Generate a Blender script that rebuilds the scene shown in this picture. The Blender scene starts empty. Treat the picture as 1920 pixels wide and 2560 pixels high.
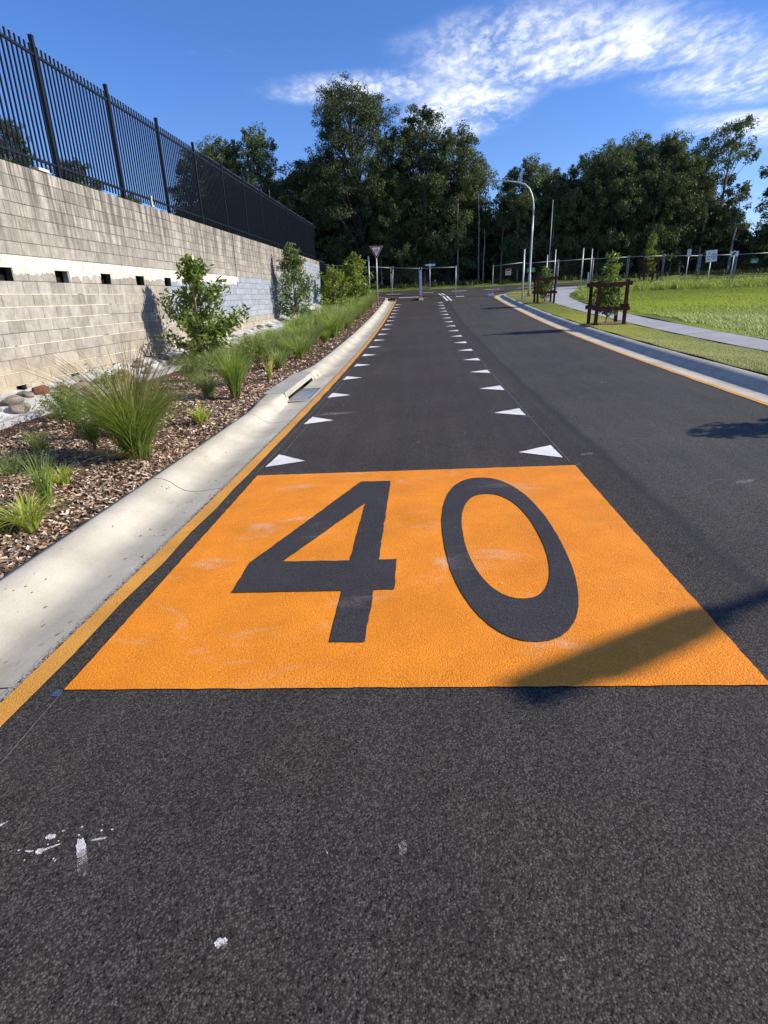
import bpy, bmesh, math, random
import numpy as np
from mathutils import Vector, Matrix
R = math.radians
rng = np.random.default_rng(7)
random.seed(7)
sc = bpy.context.scene
COL = sc.collection

# ------------------------------------------------------------------ camera
def basis(p, r, y):
    cp, sp, cy, sy = math.cos(p), math.sin(p), math.cos(y), math.sin(y)
    f = Vector((sy*cp, cy*cp, -sp)); rt = Vector((cy, -sy, 0)); up = rt.cross(f)
    return f, rt*math.cos(r)+up*math.sin(r), up*math.cos(r)-rt*math.sin(r)
FW, RT, UP = basis(0.3616, -0.034, -0.073)
cam_d = bpy.data.cameras.new('camera'); cam = bpy.data.objects.new('camera', cam_d); COL.objects.link(cam)
M = Matrix((RT, UP, -FW)).transposed().to_4x4(); M.translation = (0, 0, 1.47); cam.matrix_world = M
cam_d.sensor_fit = 'VERTICAL'; cam_d.sensor_height = 24.0; cam_d.lens = 1428.9/2560*24
cam_d.clip_start = 0.05; cam_d.clip_end = 2000
sc.camera = cam
sc.render.resolution_x, sc.render.resolution_y = 768, 1024
# ------------------------------------------------------------------ light
SUN_EL, SUN_AZ = 31.0, 90.0           # azimuth clockwise from +Y (the way the road runs)
sdir = Vector((math.sin(R(SUN_AZ))*math.cos(R(SUN_EL)), math.cos(R(SUN_AZ))*math.cos(R(SUN_EL)), math.sin(R(SUN_EL))))
sl = bpy.data.lights.new('sun', 'SUN'); sl.energy = 5.0; sl.angle = R(0.36); sl.color = (1, 0.885, 0.72)
so = bpy.data.objects.new('sun', sl); COL.objects.link(so)
so.rotation_euler = sdir.to_track_quat('Z', 'Y').to_euler()
w = bpy.data.worlds.new('World'); sc.world = w; w.use_nodes = True
sc.view_settings.view_transform = 'Standard'; sc.view_settings.look = 'None'
sc.view_settings.exposure = 0.45; sc.view_settings.gamma = 1.0
try: sc.view_settings.use_curve_mapping = False
except Exception: pass
sc.cycles.max_bounces = 6; sc.cycles.transparent_max_bounces = 8
def build_world():
    nt = w.node_tree; N = nt.nodes; L = nt.links; N.clear()
    out = N.new('ShaderNodeOutputWorld'); bg = N.new('ShaderNodeBackground'); L.new(bg.outputs[0], out.inputs[0])
    sky = N.new('ShaderNodeTexSky'); sky.sky_type = 'NISHITA'; sky.sun_disc = False
    sky.sun_elevation = R(SUN_EL); sky.sun_rotation = R(SUN_AZ); sky.altitude = 50
    sky.air_density = 1.0; sky.dust_density = 0.35; sky.ozone_density = 3.0
    hs = N.new('ShaderNodeHueSaturation'); hs.inputs['Saturation'].default_value = 1.13; hs.inputs['Value'].default_value = 1.0
    tn = N.new('ShaderNodeMix'); tn.data_type = 'RGBA'; tn.blend_type = 'MULTIPLY'; tn.inputs[0].default_value = 1.0; tn.inputs[7].default_value = (1.04, 1.10, 1.46, 1)
    L.new(sky.outputs[0], tn.inputs[6]); L.new(tn.outputs[2], hs.inputs['Color'])
    tc = N.new('ShaderNodeTexCoord'); sx = N.new('ShaderNodeSeparateXYZ'); L.new(tc.outputs['Generated'], sx.inputs[0])
    def m(op, a, b=None, c=None, clamp=False):
        n = N.new('ShaderNodeMath'); n.operation = op; n.use_clamp = clamp
        for i, v in enumerate((a, b, c)):
            if v is None: continue
            if isinstance(v, (int, float)): n.inputs[i].default_value = v
            else: L.new(v, n.inputs[i])
        return n.outputs[0]
    z = m('MAXIMUM', sx.outputs[2], 0.03)
    u = m('DIVIDE', sx.outputs[0], z); v = m('DIVIDE', sx.outputs[1], z)
    cb = N.new('ShaderNodeCombineXYZ'); L.new(u, cb.inputs[0]); L.new(v, cb.inputs[1])
    def noise(vec, scale, det, rough, mp, dist=0.0):
        mn = N.new('ShaderNodeMapping'); mn.inputs['Scale'].default_value = mp[0]; mn.inputs['Location'].default_value = mp[1]
        mn.inputs['Rotation'].default_value = (0, 0, mp[2])
        L.new(vec, mn.inputs[0]); n = N.new('ShaderNodeTexNoise'); n.inputs['Scale'].default_value = scale
        n.inputs['Detail'].default_value = det; n.inputs['Roughness'].default_value = rough; n.inputs['Distortion'].default_value = dist
        L.new(mn.outputs[0], n.inputs[0]); return n.outputs[0]
    def sstep(x, a, b):
        mr = N.new('ShaderNodeMapRange'); mr.interpolation_type = 'SMOOTHSTEP'; L.new(x, mr.inputs[0])
        mr.inputs[1].default_value = a; mr.inputs[2].default_value = b; return mr.outputs[0]
    wob = noise(cb.outputs[0], 1.1, 4, 0.6, ((1, 1, 1), (3, 1, 0), 0))
    def blob(cx, cy, rx, ry, ang, soft=0.55):
        ca, sa = math.cos(ang), math.sin(ang)
        du = m('SUBTRACT', u, cx); dv = m('SUBTRACT', v, cy)
        a = m('DIVIDE', m('ADD', m('MULTIPLY', du, ca), m('MULTIPLY', dv, sa)), rx)
        b = m('DIVIDE', m('SUBTRACT', m('MULTIPLY', dv, ca), m('MULTIPLY', du, sa)), ry)
        r = m('SQRT', m('ADD', m('MULTIPLY', a, a), m('MULTIPLY', b, b)))
        r = m('ADD', r, m('MULTIPLY', m('SUBTRACT', wob, 0.5), 0.9))
        return sstep(r, 1.0+soft*0.5, 1.0-soft)
    blobs = [blob(0.50, 3.15, 0.62, 0.52, 0.0, .5), blob(0.30, 3.95, 0.34, 0.80, 0.15, .6), blob(-0.28, 3.50, 0.50, 0.24, -0.0, .8),
             blob(1.05, 3.15, 0.50, 0.30, 0.25, .9), blob(1.75, 3.75, 0.55, 0.42, 0.6, .8), blob(2.3, 4.7, 0.6, 0.35, 0.5, .7),
             blob(3.4, 4.9, 1.4, 0.7, 0.6, .8), blob(-3.5, 1.0, 1.2, 0.6, 0.4, .8), blob(1.2, -2.6, 1.6, 0.7, 0.3, .8), blob(-2.2, -2.4, 1.5, 0.6, -0.3, .8)]
    mask = blobs[0]
    for b in blobs[1:]: mask = m('MAXIMUM', mask, b)
    cells = noise(cb.outputs[0], 1.0, 5, 0.62, ((17, 8.0, 1), (0, 0, 0), -0.35), 0.3)
    veil = noise(cb.outputs[0], 1.0, 5, 0.6, ((2.2, 1.5, 1), (5, 2, 0), 0.3), 0.4)
    c1 = sstep(m('ADD', m('ADD', cells, m('MULTIPLY', m('SUBTRACT', veil, 0.5), 0.5)), m('MULTIPLY', blobs[0], 0.04)), 0.40, 0.68)
    soft = sstep(veil, 0.25, 0.75)
    dens = m('MULTIPLY', mask, m('ADD', m('MULTIPLY', c1, 0.42), m('MULTIPLY', soft, 0.62)), None)
    wisp = m('MULTIPLY', sstep(noise(cb.outputs[0], 1.0, 6, 0.65, ((1.4, 0.5, 1), (9, 4, 0), 0.6), 0.6), 0.60, 0.85), 0.25)
    dens = m('MINIMUM', m('ADD', dens, wisp), 0.93)
    dens = m('MULTIPLY', dens, sstep(sx.outputs[2], 0.04, 0.12))
    mix = N.new('ShaderNodeMix'); mix.data_type = 'RGBA'
    L.new(dens, mix.inputs[0]); L.new(hs.outputs[0], mix.inputs[6]); mix.inputs[7].default_value = (9.6, 9.8, 10.2, 1)
    L.new(mix.outputs[2], bg.inputs[0]); bg.inputs[1].default_value = 0.093
build_world()

# ------------------------------------------------------------------ ground shape
def sm(a, b, x):
    t = min(max((x-a)/(b-a), 0), 1); return t*t*(3-2*t)
def G(x, y):                      # road surface
    yc = min(max(y, -8), 43.0); X = min(max(x, -9), 13)/0.98; Y = yc/0.98
    z = ((0.0341-0.00045*Y)*X-0.0127*Y+0.000981*Y*Y)*0.98
    if y > 43: z += (min(y, 56)-43)*0.045+max(y-56, 0)*0.015
    return z
def RK(y): return float(np.interp(y, [-6, 0, 7.3, 10.5, 16.9, 28.6, 38, 60], [3.7, 3.95, 4.22, 4.33, 4.50, 4.73, 4.74, 4.74]))
XL = -1.80
def bed(x, y):                    # planting bed, left
    return G(-2.5, y)+0.085+max(-2.5-x, 0)*0.004+0.012*math.sin(x*5+y*3)
def verge(x, y): return G(x, y)+0.135+0.006*math.sin(x*4+y*2.3)
def field(x, y): return G(x, y)+0.15+0.03*math.sin(x*0.9+1)*math.sin(y*0.7)

# ------------------------------------------------------------------ helpers
def tag(o, label=None, cat=None, group=None, kind=None):
    if label: o['label'] = label
    if cat: o['category'] = cat
    if group: o['group'] = group
    if kind: o['kind'] = kind
    return o
def link(name, me, mat=None, parent=None, loc=None):
    o = bpy.data.objects.new(name, me); COL.objects.link(o)
    if mat is not None and me is not None and len(me.materials) == 0: me.materials.append(mat)
    if parent is not None: o.parent = parent
    if loc is not None: o.location = loc
    return o
def empty(name, loc=(0, 0, 0), rz=0, **k):
    o = bpy.data.objects.new(name, None); COL.objects.link(o); o.location = loc; o.rotation_euler = (0, 0, rz)
    o.empty_display_size = 0.1
    return tag(o, **k)
class MB:
    def __init__(s): s.v = []; s.f = []; s.t = []
    def add(s, vs, fs, tone=0.0):
        n = len(s.v); s.v += [tuple(p) for p in vs]; s.f += [tuple(i+n for i in f) for f in fs]; s.t += [tone]*len(fs); return s
    def box(s, c, d, rot=None, tone=0.0, taper=1.0):
        x, y, z = d[0]/2, d[1]/2, d[2]/2
        P = [Vector((sx*x*(taper if sz > 0 else 1), sy*y*(taper if sz > 0 else 1), sz*z)) for sz in (-1, 1) for sy in (-1, 1) for sx in (-1, 1)]
        if rot is not None: P = [rot @ p for p in P]
        P = [p+Vector(c) for p in P]
        return s.add(P, [(0, 2, 3, 1), (4, 5, 7, 6), (0, 1, 5, 4), (2, 6, 7, 3), (0, 4, 6, 2), (1, 3, 7, 5)], tone)
    def tube(s, pts, rad, n=8, cap=True, tone=0.0):
        pts = [Vector(p) for p in pts]; rings = []
        if isinstance(rad, (int, float)): rad = [rad]*len(pts)
        ref = None
        for i, p in enumerate(pts):
            d = (pts[min(i+1, len(pts)-1)]-pts[max(i-1, 0)]).normalized()
            if ref is None:
                ref = Vector((1, 0, 0)) if abs(d.x) < 0.8 else Vector((0, 1, 0))
            a = (ref-d*ref.dot(d)).normalized(); ref = a; b = d.cross(a)
            rings.append([p+(a*math.cos(2*math.pi*k/n)+b*math.sin(2*math.pi*k/n))*rad[i] for k in range(n)])
        vs = [q for r in rings for q in r]; fs = []
        for i in range(len(pts)-1):
            for k in range(n): fs.append((i*n+k, i*n+(k+1) % n, (i+1)*n+(k+1) % n, (i+1)*n+k))
        if cap: fs.append(tuple(range(n))[::-1]); fs.append(tuple((len(pts)-1)*n+k for k in range(n)))
        return s.add(vs, fs, tone)
    def prism(s, poly, h0, h1, axis='z', tone=0.0):   # poly in the two other axes
        n = len(poly)
        def P(a, b, h): return {'z': (a, b, h), 'y': (a, h, b), 'x': (h, a, b)}[axis]
        vs = [P(a, b, h0) for a, b in poly]+[P(a, b, h1) for a, b in poly]
        fs = [tuple(range(n))[::-1], tuple(range(n, 2*n))]+[(i, (i+1) % n, n+(i+1) % n, n+i) for i in range(n)]
        return s.add(vs, fs, tone)
    def mesh(s, name, smooth=False, tones=False):
        me = bpy.data.meshes.new(name); me.from_pydata(s.v, [], s.f)
        if smooth: me.polygons.foreach_set('use_smooth', [True]*len(me.polygons))
        if tones:
            a = me.attributes.new('tone', 'FLOAT', 'FACE'); a.data.foreach_set('value', s.t)
        me.update(); return me
    def build(s, name, mat, parent=None, smooth=False, tones=False, loc=None):
        return link(name, s.mesh(name, smooth, tones), mat, parent, loc)
def fast_mesh(name, V, F, mat, tone=None, smooth=False):
    V = np.asarray(V, np.float32); F = np.asarray(F, np.int32); k = F.shape[1]
    me = bpy.data.meshes.new(name); me.vertices.add(len(V)); me.vertices.foreach_set('co', V.ravel())
    me.loops.add(F.size); me.loops.foreach_set('vertex_index', F.ravel())
    me.polygons.add(len(F)); me.polygons.foreach_set('loop_start', np.arange(0, F.size, k, dtype=np.int32))
    me.polygons.foreach_set('loop_total', np.full(len(F), k, np.int32))
    if smooth: me.polygons.foreach_set('use_smooth', np.ones(len(F), bool))
    if tone is not None:
        a = me.attributes.new('tone', 'FLOAT', 'FACE'); a.data.foreach_set('value', np.asarray(tone, np.float32))
    me.update(calc_edges=True); me.materials.append(mat); return me
def sheet(name, poly, off, mat, parent=None, zf=G, step=1.0, holes=(), jit=0.0):
    """flat painted shape that follows the ground: polygon cut along the metre lines"""
    def ragged(P):
        out = []
        for i in range(len(P)):
            a, b = Vector(P[i]), Vector(P[(i+1) % len(P)]); l = (b-a).length; n = max(1, int(l/0.045)); nn = Vector((-(b-a).y, (b-a).x))/max(l, 1e-6)
            for k in range(n):
                q = a.lerp(b, k/n)+(nn*random.gauss(0, jit) if k else Vector((0, 0))); out.append((q.x, q.y))
        return out
    if jit: poly = ragged(poly); holes = [ragged(h) for h in holes]
    bm = bmesh.new()
    vs = [bm.verts.new((x, y, 0)) for x, y in poly]
    edges = [bm.edges.new((vs[i], vs[(i+1) % len(vs)])) for i in range(len(vs))]
    for h in holes:
        hv = [bm.verts.new((x, y, 0)) for x, y in h]; edges += [bm.edges.new((hv[i], hv[(i+1) % len(hv)])) for i in range(len(hv))]
    bmesh.ops.triangle_fill(bm, use_beauty=True, use_dissolve=False, edges=edges)
    xs = [p[0] for p in poly]; ys = [p[1] for p in poly]
    for k in np.arange(math.floor(min(ys)/step)*step, max(ys), step):
        bmesh.ops.bisect_plane(bm, geom=bm.verts[:]+bm.edges[:]+bm.faces[:], plane_co=(0, k, 0), plane_no=(0, 1, 0))
    for k in np.arange(math.floor(min(xs)/step)*step, max(xs), step):
        bmesh.ops.bisect_plane(bm, geom=bm.verts[:]+bm.edges[:]+bm.faces[:], plane_co=(k, 0, 0), plane_no=(1, 0, 0))
    for v in bm.verts: v.co.z = zf(v.co.x, v.co.y)+off
    bmesh.ops.recalc_face_normals(bm, faces=bm.faces[:])
    for f in bm.faces:
        if f.normal.z < 0: f.normal_flip()
    me = bpy.data.meshes.new(name); bm.to_mesh(me); bm.free()
    return link(name, me, mat, parent)
def copy_tree(o, parent=None):
    c = o.copy(); COL.objects.link(c)
    if parent is not None: c.parent = parent
    for ch in list(o.children): copy_tree(ch, c)
    return c

# ------------------------------------------------------------------ materials
class Mat:
    def __init__(s, name, rough=0.8, spec=0.3, metal=0.0):
        s.m = bpy.data.materials.new(name); s.m.use_nodes = True; s.nt = s.m.node_tree; s.N = s.nt.nodes; s.L = s.nt.links
        s.b = s.N['Principled BSDF']; s.b.inputs['Roughness'].default_value = rough; s.b.inputs['Metallic'].default_value = metal
        s.b.inputs['Specular IOR Level'].default_value = spec
        s.geo = s.N.new('ShaderNodeNewGeometry'); s.pos = s.geo.outputs['Position']
    def math(s, op, a, b=None, clamp=False):
        n = s.N.new('ShaderNodeMath'); n.operation = op; n.use_clamp = clamp
        for i, v in enumerate((a, b)):
            if v is None: continue
            if isinstance(v, (int, float)): n.inputs[i].default_value = v
            else: s.L.new(v, n.inputs[i])
        return n.outputs[0]
    def mapped(s, vec, scale=(1, 1, 1), loc=(0, 0, 0)):
        n = s.N.new('ShaderNodeMapping'); n.inputs['Scale'].default_value = scale; n.inputs['Location'].default_value = loc
        s.L.new(vec, n.inputs[0]); return n.outputs[0]
    def noise(s, scale, det=3, rough=0.55, vec=None, stretch=None, dist=0.0, loc=(0, 0, 0)):
        v = vec or s.pos
        if stretch or loc != (0, 0, 0): v = s.mapped(v, stretch or (1, 1, 1), loc)
        n = s.N.new('ShaderNodeTexNoise'); n.inputs['Scale'].default_value = scale; n.inputs['Detail'].default_value = det
        n.inputs['Roughness'].default_value = rough; n.inputs['Distortion'].default_value = dist
        s.L.new(v, n.inputs[0]); return n.outputs[0]
    def voro(s, scale, feat='F1', vec=None, out=0):
        n = s.N.new('ShaderNodeTexVoronoi'); n.inputs['Scale'].default_value = scale; n.feature = feat
        s.L.new(vec or s.pos, n.inputs['Vector']); return n.outputs[out]
    def ramp(s, fac, stops, interp='LINEAR'):
        n = s.N.new('ShaderNodeValToRGB'); n.color_ramp.interpolation = interp
        e = n.color_ramp.elements
        while len(e) < len(stops): e.new(0.5)
        for el, (p, c) in zip(e, stops):
            el.position = p; el.color = (c[0], c[1], c[2], 1) if not isinstance(c, (int, float)) else (c, c, c, 1)
        s.L.new(fac, n.inputs[0]); return n.outputs[0]
    def mix(s, fac, a, b, mode='MIX'):
        n = s.N.new('ShaderNodeMix'); n.data_type = 'RGBA'; n.blend_type = mode
        for i, v in ((0, fac), (6, a), (7, b)):
            if isinstance(v, (int, float)): n.inputs[i].default_value = v
            elif isinstance(v, tuple): n.inputs[i].default_value = (v[0], v[1], v[2], 1)
            else: s.L.new(v, n.inputs[i])
        return n.outputs[2]
    def step(s, x, a, b):
        n = s.N.new('ShaderNodeMapRange'); n.interpolation_type = 'SMOOTHSTEP'; s.L.new(x, n.inputs[0])
        n.inputs[1].default_value = a; n.inputs[2].default_value = b; return n.outputs[0]
    def attr(s, name='tone'):
        n = s.N.new('ShaderNodeAttribute'); n.attribute_name = name; return n.outputs['Fac']
    def rand(s): return s.N.new('ShaderNodeObjectInfo').outputs['Random']
    def xyz(s):
        n = s.N.new('ShaderNodeSeparateXYZ'); s.L.new(s.pos, n.inputs[0]); return n.outputs
    def color(s, c):
        if isinstance(c, tuple): s.b.inputs['Base Color'].default_value = (c[0], c[1], c[2], 1)
        else: s.L.new(c, s.b.inputs['Base Color'])
        return s
    def rough(s, r): s.L.new(r, s.b.inputs['Roughness']); return s
    def bump(s, h, strength=0.5, dist=0.01):
        n = s.N.new('ShaderNodeBump'); n.inputs['Strength'].default_value = strength; n.inputs['Distance'].default_value = dist
        s.L.new(h, n.inputs['Height']); s.L.new(n.outputs[0], s.b.inputs['Normal']); return s
def simple(name, col, rough=0.7, metal=0.0, spec=0.3, var=0.25, scale=6):
    m = Mat(name, rough, spec, metal)
    n = m.noise(scale, 4)
    lo = tuple(c*(1-var) for c in col); hi = tuple(min(1, c*(1+var)) for c in col)
    m.color(m.ramp(n, [(0.3, lo), (0.7, hi)])); m.bump(m.noise(scale*12, 3), 0.15, 0.003)
    return m.m
def leafmat(name, c1, c2, trans=0.35, rough=0.45, spec=0.35):
    m = Mat(name, rough, spec)
    t = m.math('ADD', m.math('MULTIPLY', m.attr(), 0.8), m.math('MULTIPLY', m.noise(0.6, 3), 0.2))
    t2 = m.math('ADD', t, m.math('MULTIPLY', m.math('SUBTRACT', m.rand(), 0.5), 0.25))
    col = m.ramp(t2, [(0.0, c1), (1.0, c2)]); m.color(col)
    tr = m.N.new('ShaderNodeBsdfTranslucent')
    br = m.mix(0.5, col, (c2[0]*1.5, c2[1]*1.6, c2[2]*0.6)); m.L.new(br, tr.inputs[0])
    mx = m.N.new('ShaderNodeMixShader'); mx.inputs[0].default_value = trans
    m.L.new(m.b.outputs[0], mx.inputs[1]); m.L.new(tr.outputs[0], mx.inputs[2]); m.L.new(mx.outputs[0], m.N['Material Output'].inputs[0])
    return m.m

def make_asphalt():
    m = Mat('asphalt', 0.75, 0.2)
    X = m.xyz()
    wob = m.math('MULTIPLY', m.math('SUBTRACT', m.noise(1.5, 4), 0.5), 0.16)
    seam = m.step(m.math('ADD', X[0], wob), 1.58, 1.74)
    st = m.voro(150); cell = m.voro(150, out=1)
    st2 = m.voro(360, out=1)
    tone = m.mix(0.30, cell, st2)
    bw = m.N.new('ShaderNodeRGBToBW'); m.L.new(tone, bw.inputs[0])
    near = m.ramp(bw.outputs[0], [(0.28, (0.028, 0.0255, 0.0225)), (0.5, (0.060, 0.055, 0.049)), (0.74, (0.112, 0.104, 0.094))])
    right = m.ramp(bw.outputs[0], [(0.28, (0.040, 0.038, 0.034)), (0.5, (0.076, 0.073, 0.067)), (0.74, (0.128, 0.123, 0.113))])
    gap = m.step(m.math('ADD', st, m.math('MULTIPLY', m.math('SUBTRACT', m.noise(70, 2), 0.5), 0.5)), 0.30, 0.62)
    pit = m.step(m.noise(92, 2.5, 0.7), 0.42, 0.37)
    c = m.mix(seam, near, right)
    c = m.mix(m.math('MULTIPLY', gap, 0.58), c, (0.012, 0.011, 0.0095))
    c = m.mix(1.0, c, (1.12, 1.13, 1.12), 'MULTIPLY')
    c = m.mix(m.math('MULTIPLY', pit, 0.9), c, (0.004, 0.004, 0.004))
    brown = m.step(m.noise(0.9, 3, loc=(7, 2, 0)), 0.42, 0.60)
    c = m.mix(m.math('MULTIPLY', brown, 0.30), c, m.mix(1.0, c, (1.10, 0.98, 0.88), 'MULTIPLY'))
    big = m.ramp(m.noise(0.55, 5, 0.6), [(0.3, 0.82), (0.7, 1.18)])
    c = m.mix(1.0, c, big, 'MULTIPLY')
    streak = m.ramp(m.noise(1.0, 4, 0.6, stretch=(5, 0.25, 1)), [(0.35, 0.90), (0.7, 1.12)])
    c = m.mix(1.0, c, streak, 'MULTIPLY')
    # dusty wheel scuffs (worn-in light marks across the right lane)
    sc_ = m.step(m.noise(1.2, 6, 0.7, stretch=(1.2, 0.5, 1), loc=(3, 1, 0)), 0.60, 0.78)
    c = m.mix(m.math('MULTIPLY', sc_, 0.16), c, (0.16, 0.155, 0.145))
    # the dark tack line beside the joint between the two lanes
    d = m.math('ABSOLUTE', m.math('SUBTRACT', m.math('ADD', X[0], wob), 1.68))
    c = m.mix(m.math('MULTIPLY', m.step(d, 0.10, 0.0), 0.55), c, (0.018, 0.018, 0.019))
    # white flecks
    fl = m.step(m.voro(9), 0.035, 0.02)
    c = m.mix(m.math('MULTIPLY', fl, m.step(m.noise(0.8, 2), 0.5, 0.6)), c, (0.34, 0.33, 0.31))
    m.color(c)
    h = m.math('ADD', m.math('MULTIPLY', st, -0.8), m.math('MULTIPLY', m.noise(170, 2), 0.9))
    m.bump(m.math('SUBTRACT', h, m.math('MULTIPLY', pit, 0.8)), 0.55, 0.0030)
    m.rough(m.ramp(m.noise(80, 2), [(0.3, 0.55), (0.7, 0.9)]))
    return m.m
def make_paint(name, c1, c2, dust=0.0, grain=1.0, worn=0.0, rough=0.6):
    m = Mat(name, rough, 0.3)
    n = m.noise(120, 3, 0.65)
    c = m.ramp(n, [(0.34, c1), (0.62, c2)])
    c = m.mix(1.0, c, m.ramp(m.noise(2.2, 6, 0.65), [(0.3, 0.80), (0.7, 1.10)]), 'MULTIPLY')
    if dust:
        dm = m.step(m.noise(1.0, 6, 0.66, stretch=(1.3, 2.6, 1), dist=0.6), 0.55, 0.80)
        dm = m.math('MULTIPLY', dm, m.ramp(m.noise(70, 3), [(0.35, 0.35), (0.6, 1.0)]))
        c = m.mix(m.math('MULTIPLY', dm, dust), c, (0.72, 0.62, 0.52))
        pits = m.step(m.noise(120, 3, 0.7, loc=(2, 2, 2)), 0.37, 0.30); c = m.mix(m.math('MULTIPLY', pits, 0.45), c, (0.20, 0.07, 0.01))
    if worn:
        wm = m.step(m.noise(120, 4, 0.7), 0.56, 0.66)
        c = m.mix(m.math('MULTIPLY', wm, worn), c, (0.05, 0.045, 0.04))
    m.color(c)
    h = m.math('ADD', m.noise(110, 3), m.math('MULTIPLY', m.voro(150), -0.7))
    m.bump(h, 0.62*grain, 0.0040); return m.m
def make_spill(name, c1, c2, thr):
    m = Mat(name, 0.7, 0.3); m.color(m.ramp(m.noise(60, 3), [(0.3, c1), (0.7, c2)]))
    a = m.step(m.noise(260, 4, 0.75), thr, thr+0.10); b_ = m.step(m.noise(30, 3, 0.6), thr-0.10, thr+0.05)
    m.L.new(m.math('MULTIPLY', a, b_), m.b.inputs['Alpha']); m.bump(m.noise(200, 3), 0.5, 0.003); return m.m
def make_concrete(name, lo, hi, stain=(0.30, 0.25, 0.17), st=0.35):
    m = Mat(name, 0.85, 0.25)
    c = m.ramp(m.noise(1.7, 6, 0.6), [(0.28, lo), (0.72, hi)])
    c = m.mix(m.math('MULTIPLY', m.step(m.noise(2.6, 6, 0.7, stretch=(1, 0.35, 1)), 0.52, 0.72), st), c, stain)
    c = m.mix(1.0, c, m.ramp(m.noise(140, 3), [(0.3, 0.9), (0.7, 1.08)]), 'MULTIPLY')
    fl = m.step(m.voro(16), 0.05, 0.03)
    c = m.mix(m.math('MULTIPLY', fl, m.step(m.noise(1.8, 2), 0.52, 0.6)), c, (0.06, 0.045, 0.035))
    m.color(c); m.bump(m.math('ADD', m.noise(40, 5), m.math('MULTIPLY', m.noise(6, 3), 1.2)), 0.28, 0.006); return m.m
def make_block(name, lo, hi, stain=1.0):
    m = Mat(name, 0.9, 0.2)
    X = m.xyz()
    r = m.math('FRACT', m.math('ADD', m.math('MULTIPLY', m.rand(), 7.0), m.attr()))
    c = m.mix(r, lo, hi)
    c = m.mix(1.0, c, m.ramp(m.noise(7, 5, 0.65), [(0.28, 0.70), (0.72, 1.22)]), 'MULTIPLY')
    c = m.mix(1.0, c, m.ramp(m.noise(90, 3, 0.7), [(0.3, 0.82), (0.7, 1.12)]), 'MULTIPLY')
    if stain:
        vs = m.noise(1.0, 6, 0.68, stretch=(1, 7.5, 0.45), dist=0.25)
        fall = m.step(X[2], 1.9, 3.6)
        k = m.math('MULTIPLY', m.step(vs, 0.40, 0.62), m.math('ADD', m.math('MULTIPLY', fall, 0.72), 0.16))
        c = m.mix(m.math('MULTIPLY', k, stain), c, (0.085, 0.075, 0.065))
        ps = m.step(m.noise(1.0, 5, 0.6, stretch=(1, 7, 0.8), loc=(0, 3, 5)), 0.60, 0.72)
        c = m.mix(m.math('MULTIPLY', ps, 0.35*stain), c, (0.62, 0.58, 0.5))
        low = m.step(X[2], 1.1, 0.1)
        c = m.mix(m.math('MULTIPLY', m.math('MULTIPLY', low, m.step(m.noise(2.2, 5), 0.35, 0.6)), 0.55), c, (0.50, 0.41, 0.27))
    m.color(c); m.bump(m.math('ADD', m.noise(55, 4), m.noise(9, 3)), 0.5, 0.006); return m.m
def make_mulch():
    m = Mat('mulch', 0.95, 0.1)
    ch = m.voro(38, out=1, vec=m.mapped(m.pos, (1, 2.2, 1)))
    bw = m.N.new('ShaderNodeRGBToBW'); m.L.new(ch, bw.inputs[0])
    c = m.ramp(bw.outputs[0], [(0.2, (0.03, 0.018, 0.012)), (0.5, (0.11, 0.06, 0.04)), (0.75, (0.30, 0.20, 0.145)), (0.9, (0.42, 0.33, 0.25))])
    m.color(c); m.bump(m.math('ADD', m.voro(38, vec=m.mapped(m.pos, (1, 2.2, 1))), m.noise(20, 4)), 1.0, 0.03); return m.m
def make_ground(name, cols, s1=1.2, s2=30, bump=0.6):
    m = Mat(name, 0.95, 0.15)
    c = m.ramp(m.noise(s1, 6, 0.62), [(0.3, cols[0]), (0.5, cols[1]), (0.7, cols[2])])
    c = m.mix(1.0, c, m.ramp(m.noise(s2, 4, 0.7), [(0.3, 0.6), (0.7, 1.35)]), 'MULTIPLY')
    m.color(c); m.bump(m.noise(s2*1.3, 4, 0.7), bump, 0.03); return m.m
def make_tonemat(name, stops, rough=0.9, bump=0.3, spec=0.15):
    m = Mat(name, rough, spec)
    c = m.ramp(m.attr(), stops); c = m.mix(1.0, c, m.ramp(m.noise(60, 3), [(0.3, 0.8), (0.7, 1.2)]), 'MULTIPLY')
    m.color(c); m.bump(m.noise(90, 3), bump, 0.003); return m.m
MT = {}
MT['asphalt'] = make_asphalt()
MT['orange'] = make_paint('orange_coating', (0.70, 0.205, 0.008), (0.94, 0.335, 0.022), dust=0.8)
MT['charcoal'] = make_paint('charcoal_coating', (0.022, 0.0205, 0.0205), (0.064, 0.060, 0.059), dust=0.22)
MT['line'] = make_paint('edge_line_paint', (0.55, 0.25, 0.035), (0.80, 0.40, 0.075), worn=0.45)
MT['white'] = make_paint('white_line_paint', (0.66, 0.66, 0.66), (0.86, 0.86, 0.85), worn=0.08, grain=0.7)
MT['splash'] = make_spill('splashed_white_paint', (0.5, 0.5, 0.52), (0.85, 0.85, 0.86), 0.40)
MT['dull'] = make_spill('dusty_white_scuff', (0.24, 0.235, 0.23), (0.42, 0.41, 0.39), 0.47)
MT['chalk'] = make_paint('chalk', (0.10, 0.10, 0.10), (0.24, 0.24, 0.235), worn=0.6)
MT['bluechalk'] = make_paint('blue_chalk', (0.03, 0.06, 0.14), (0.07, 0.12, 0.24), worn=0.6)
MT['kerb'] = make_concrete('kerb_concrete', (0.36, 0.345, 0.28), (0.555, 0.53, 0.445), (0.30, 0.25, 0.165), 0.5)
MT['lintel'] = make_concrete('lintel_concrete', (0.30, 0.30, 0.27), (0.42, 0.42, 0.38), (0.25, 0.23, 0.19), 0.3)
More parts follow.
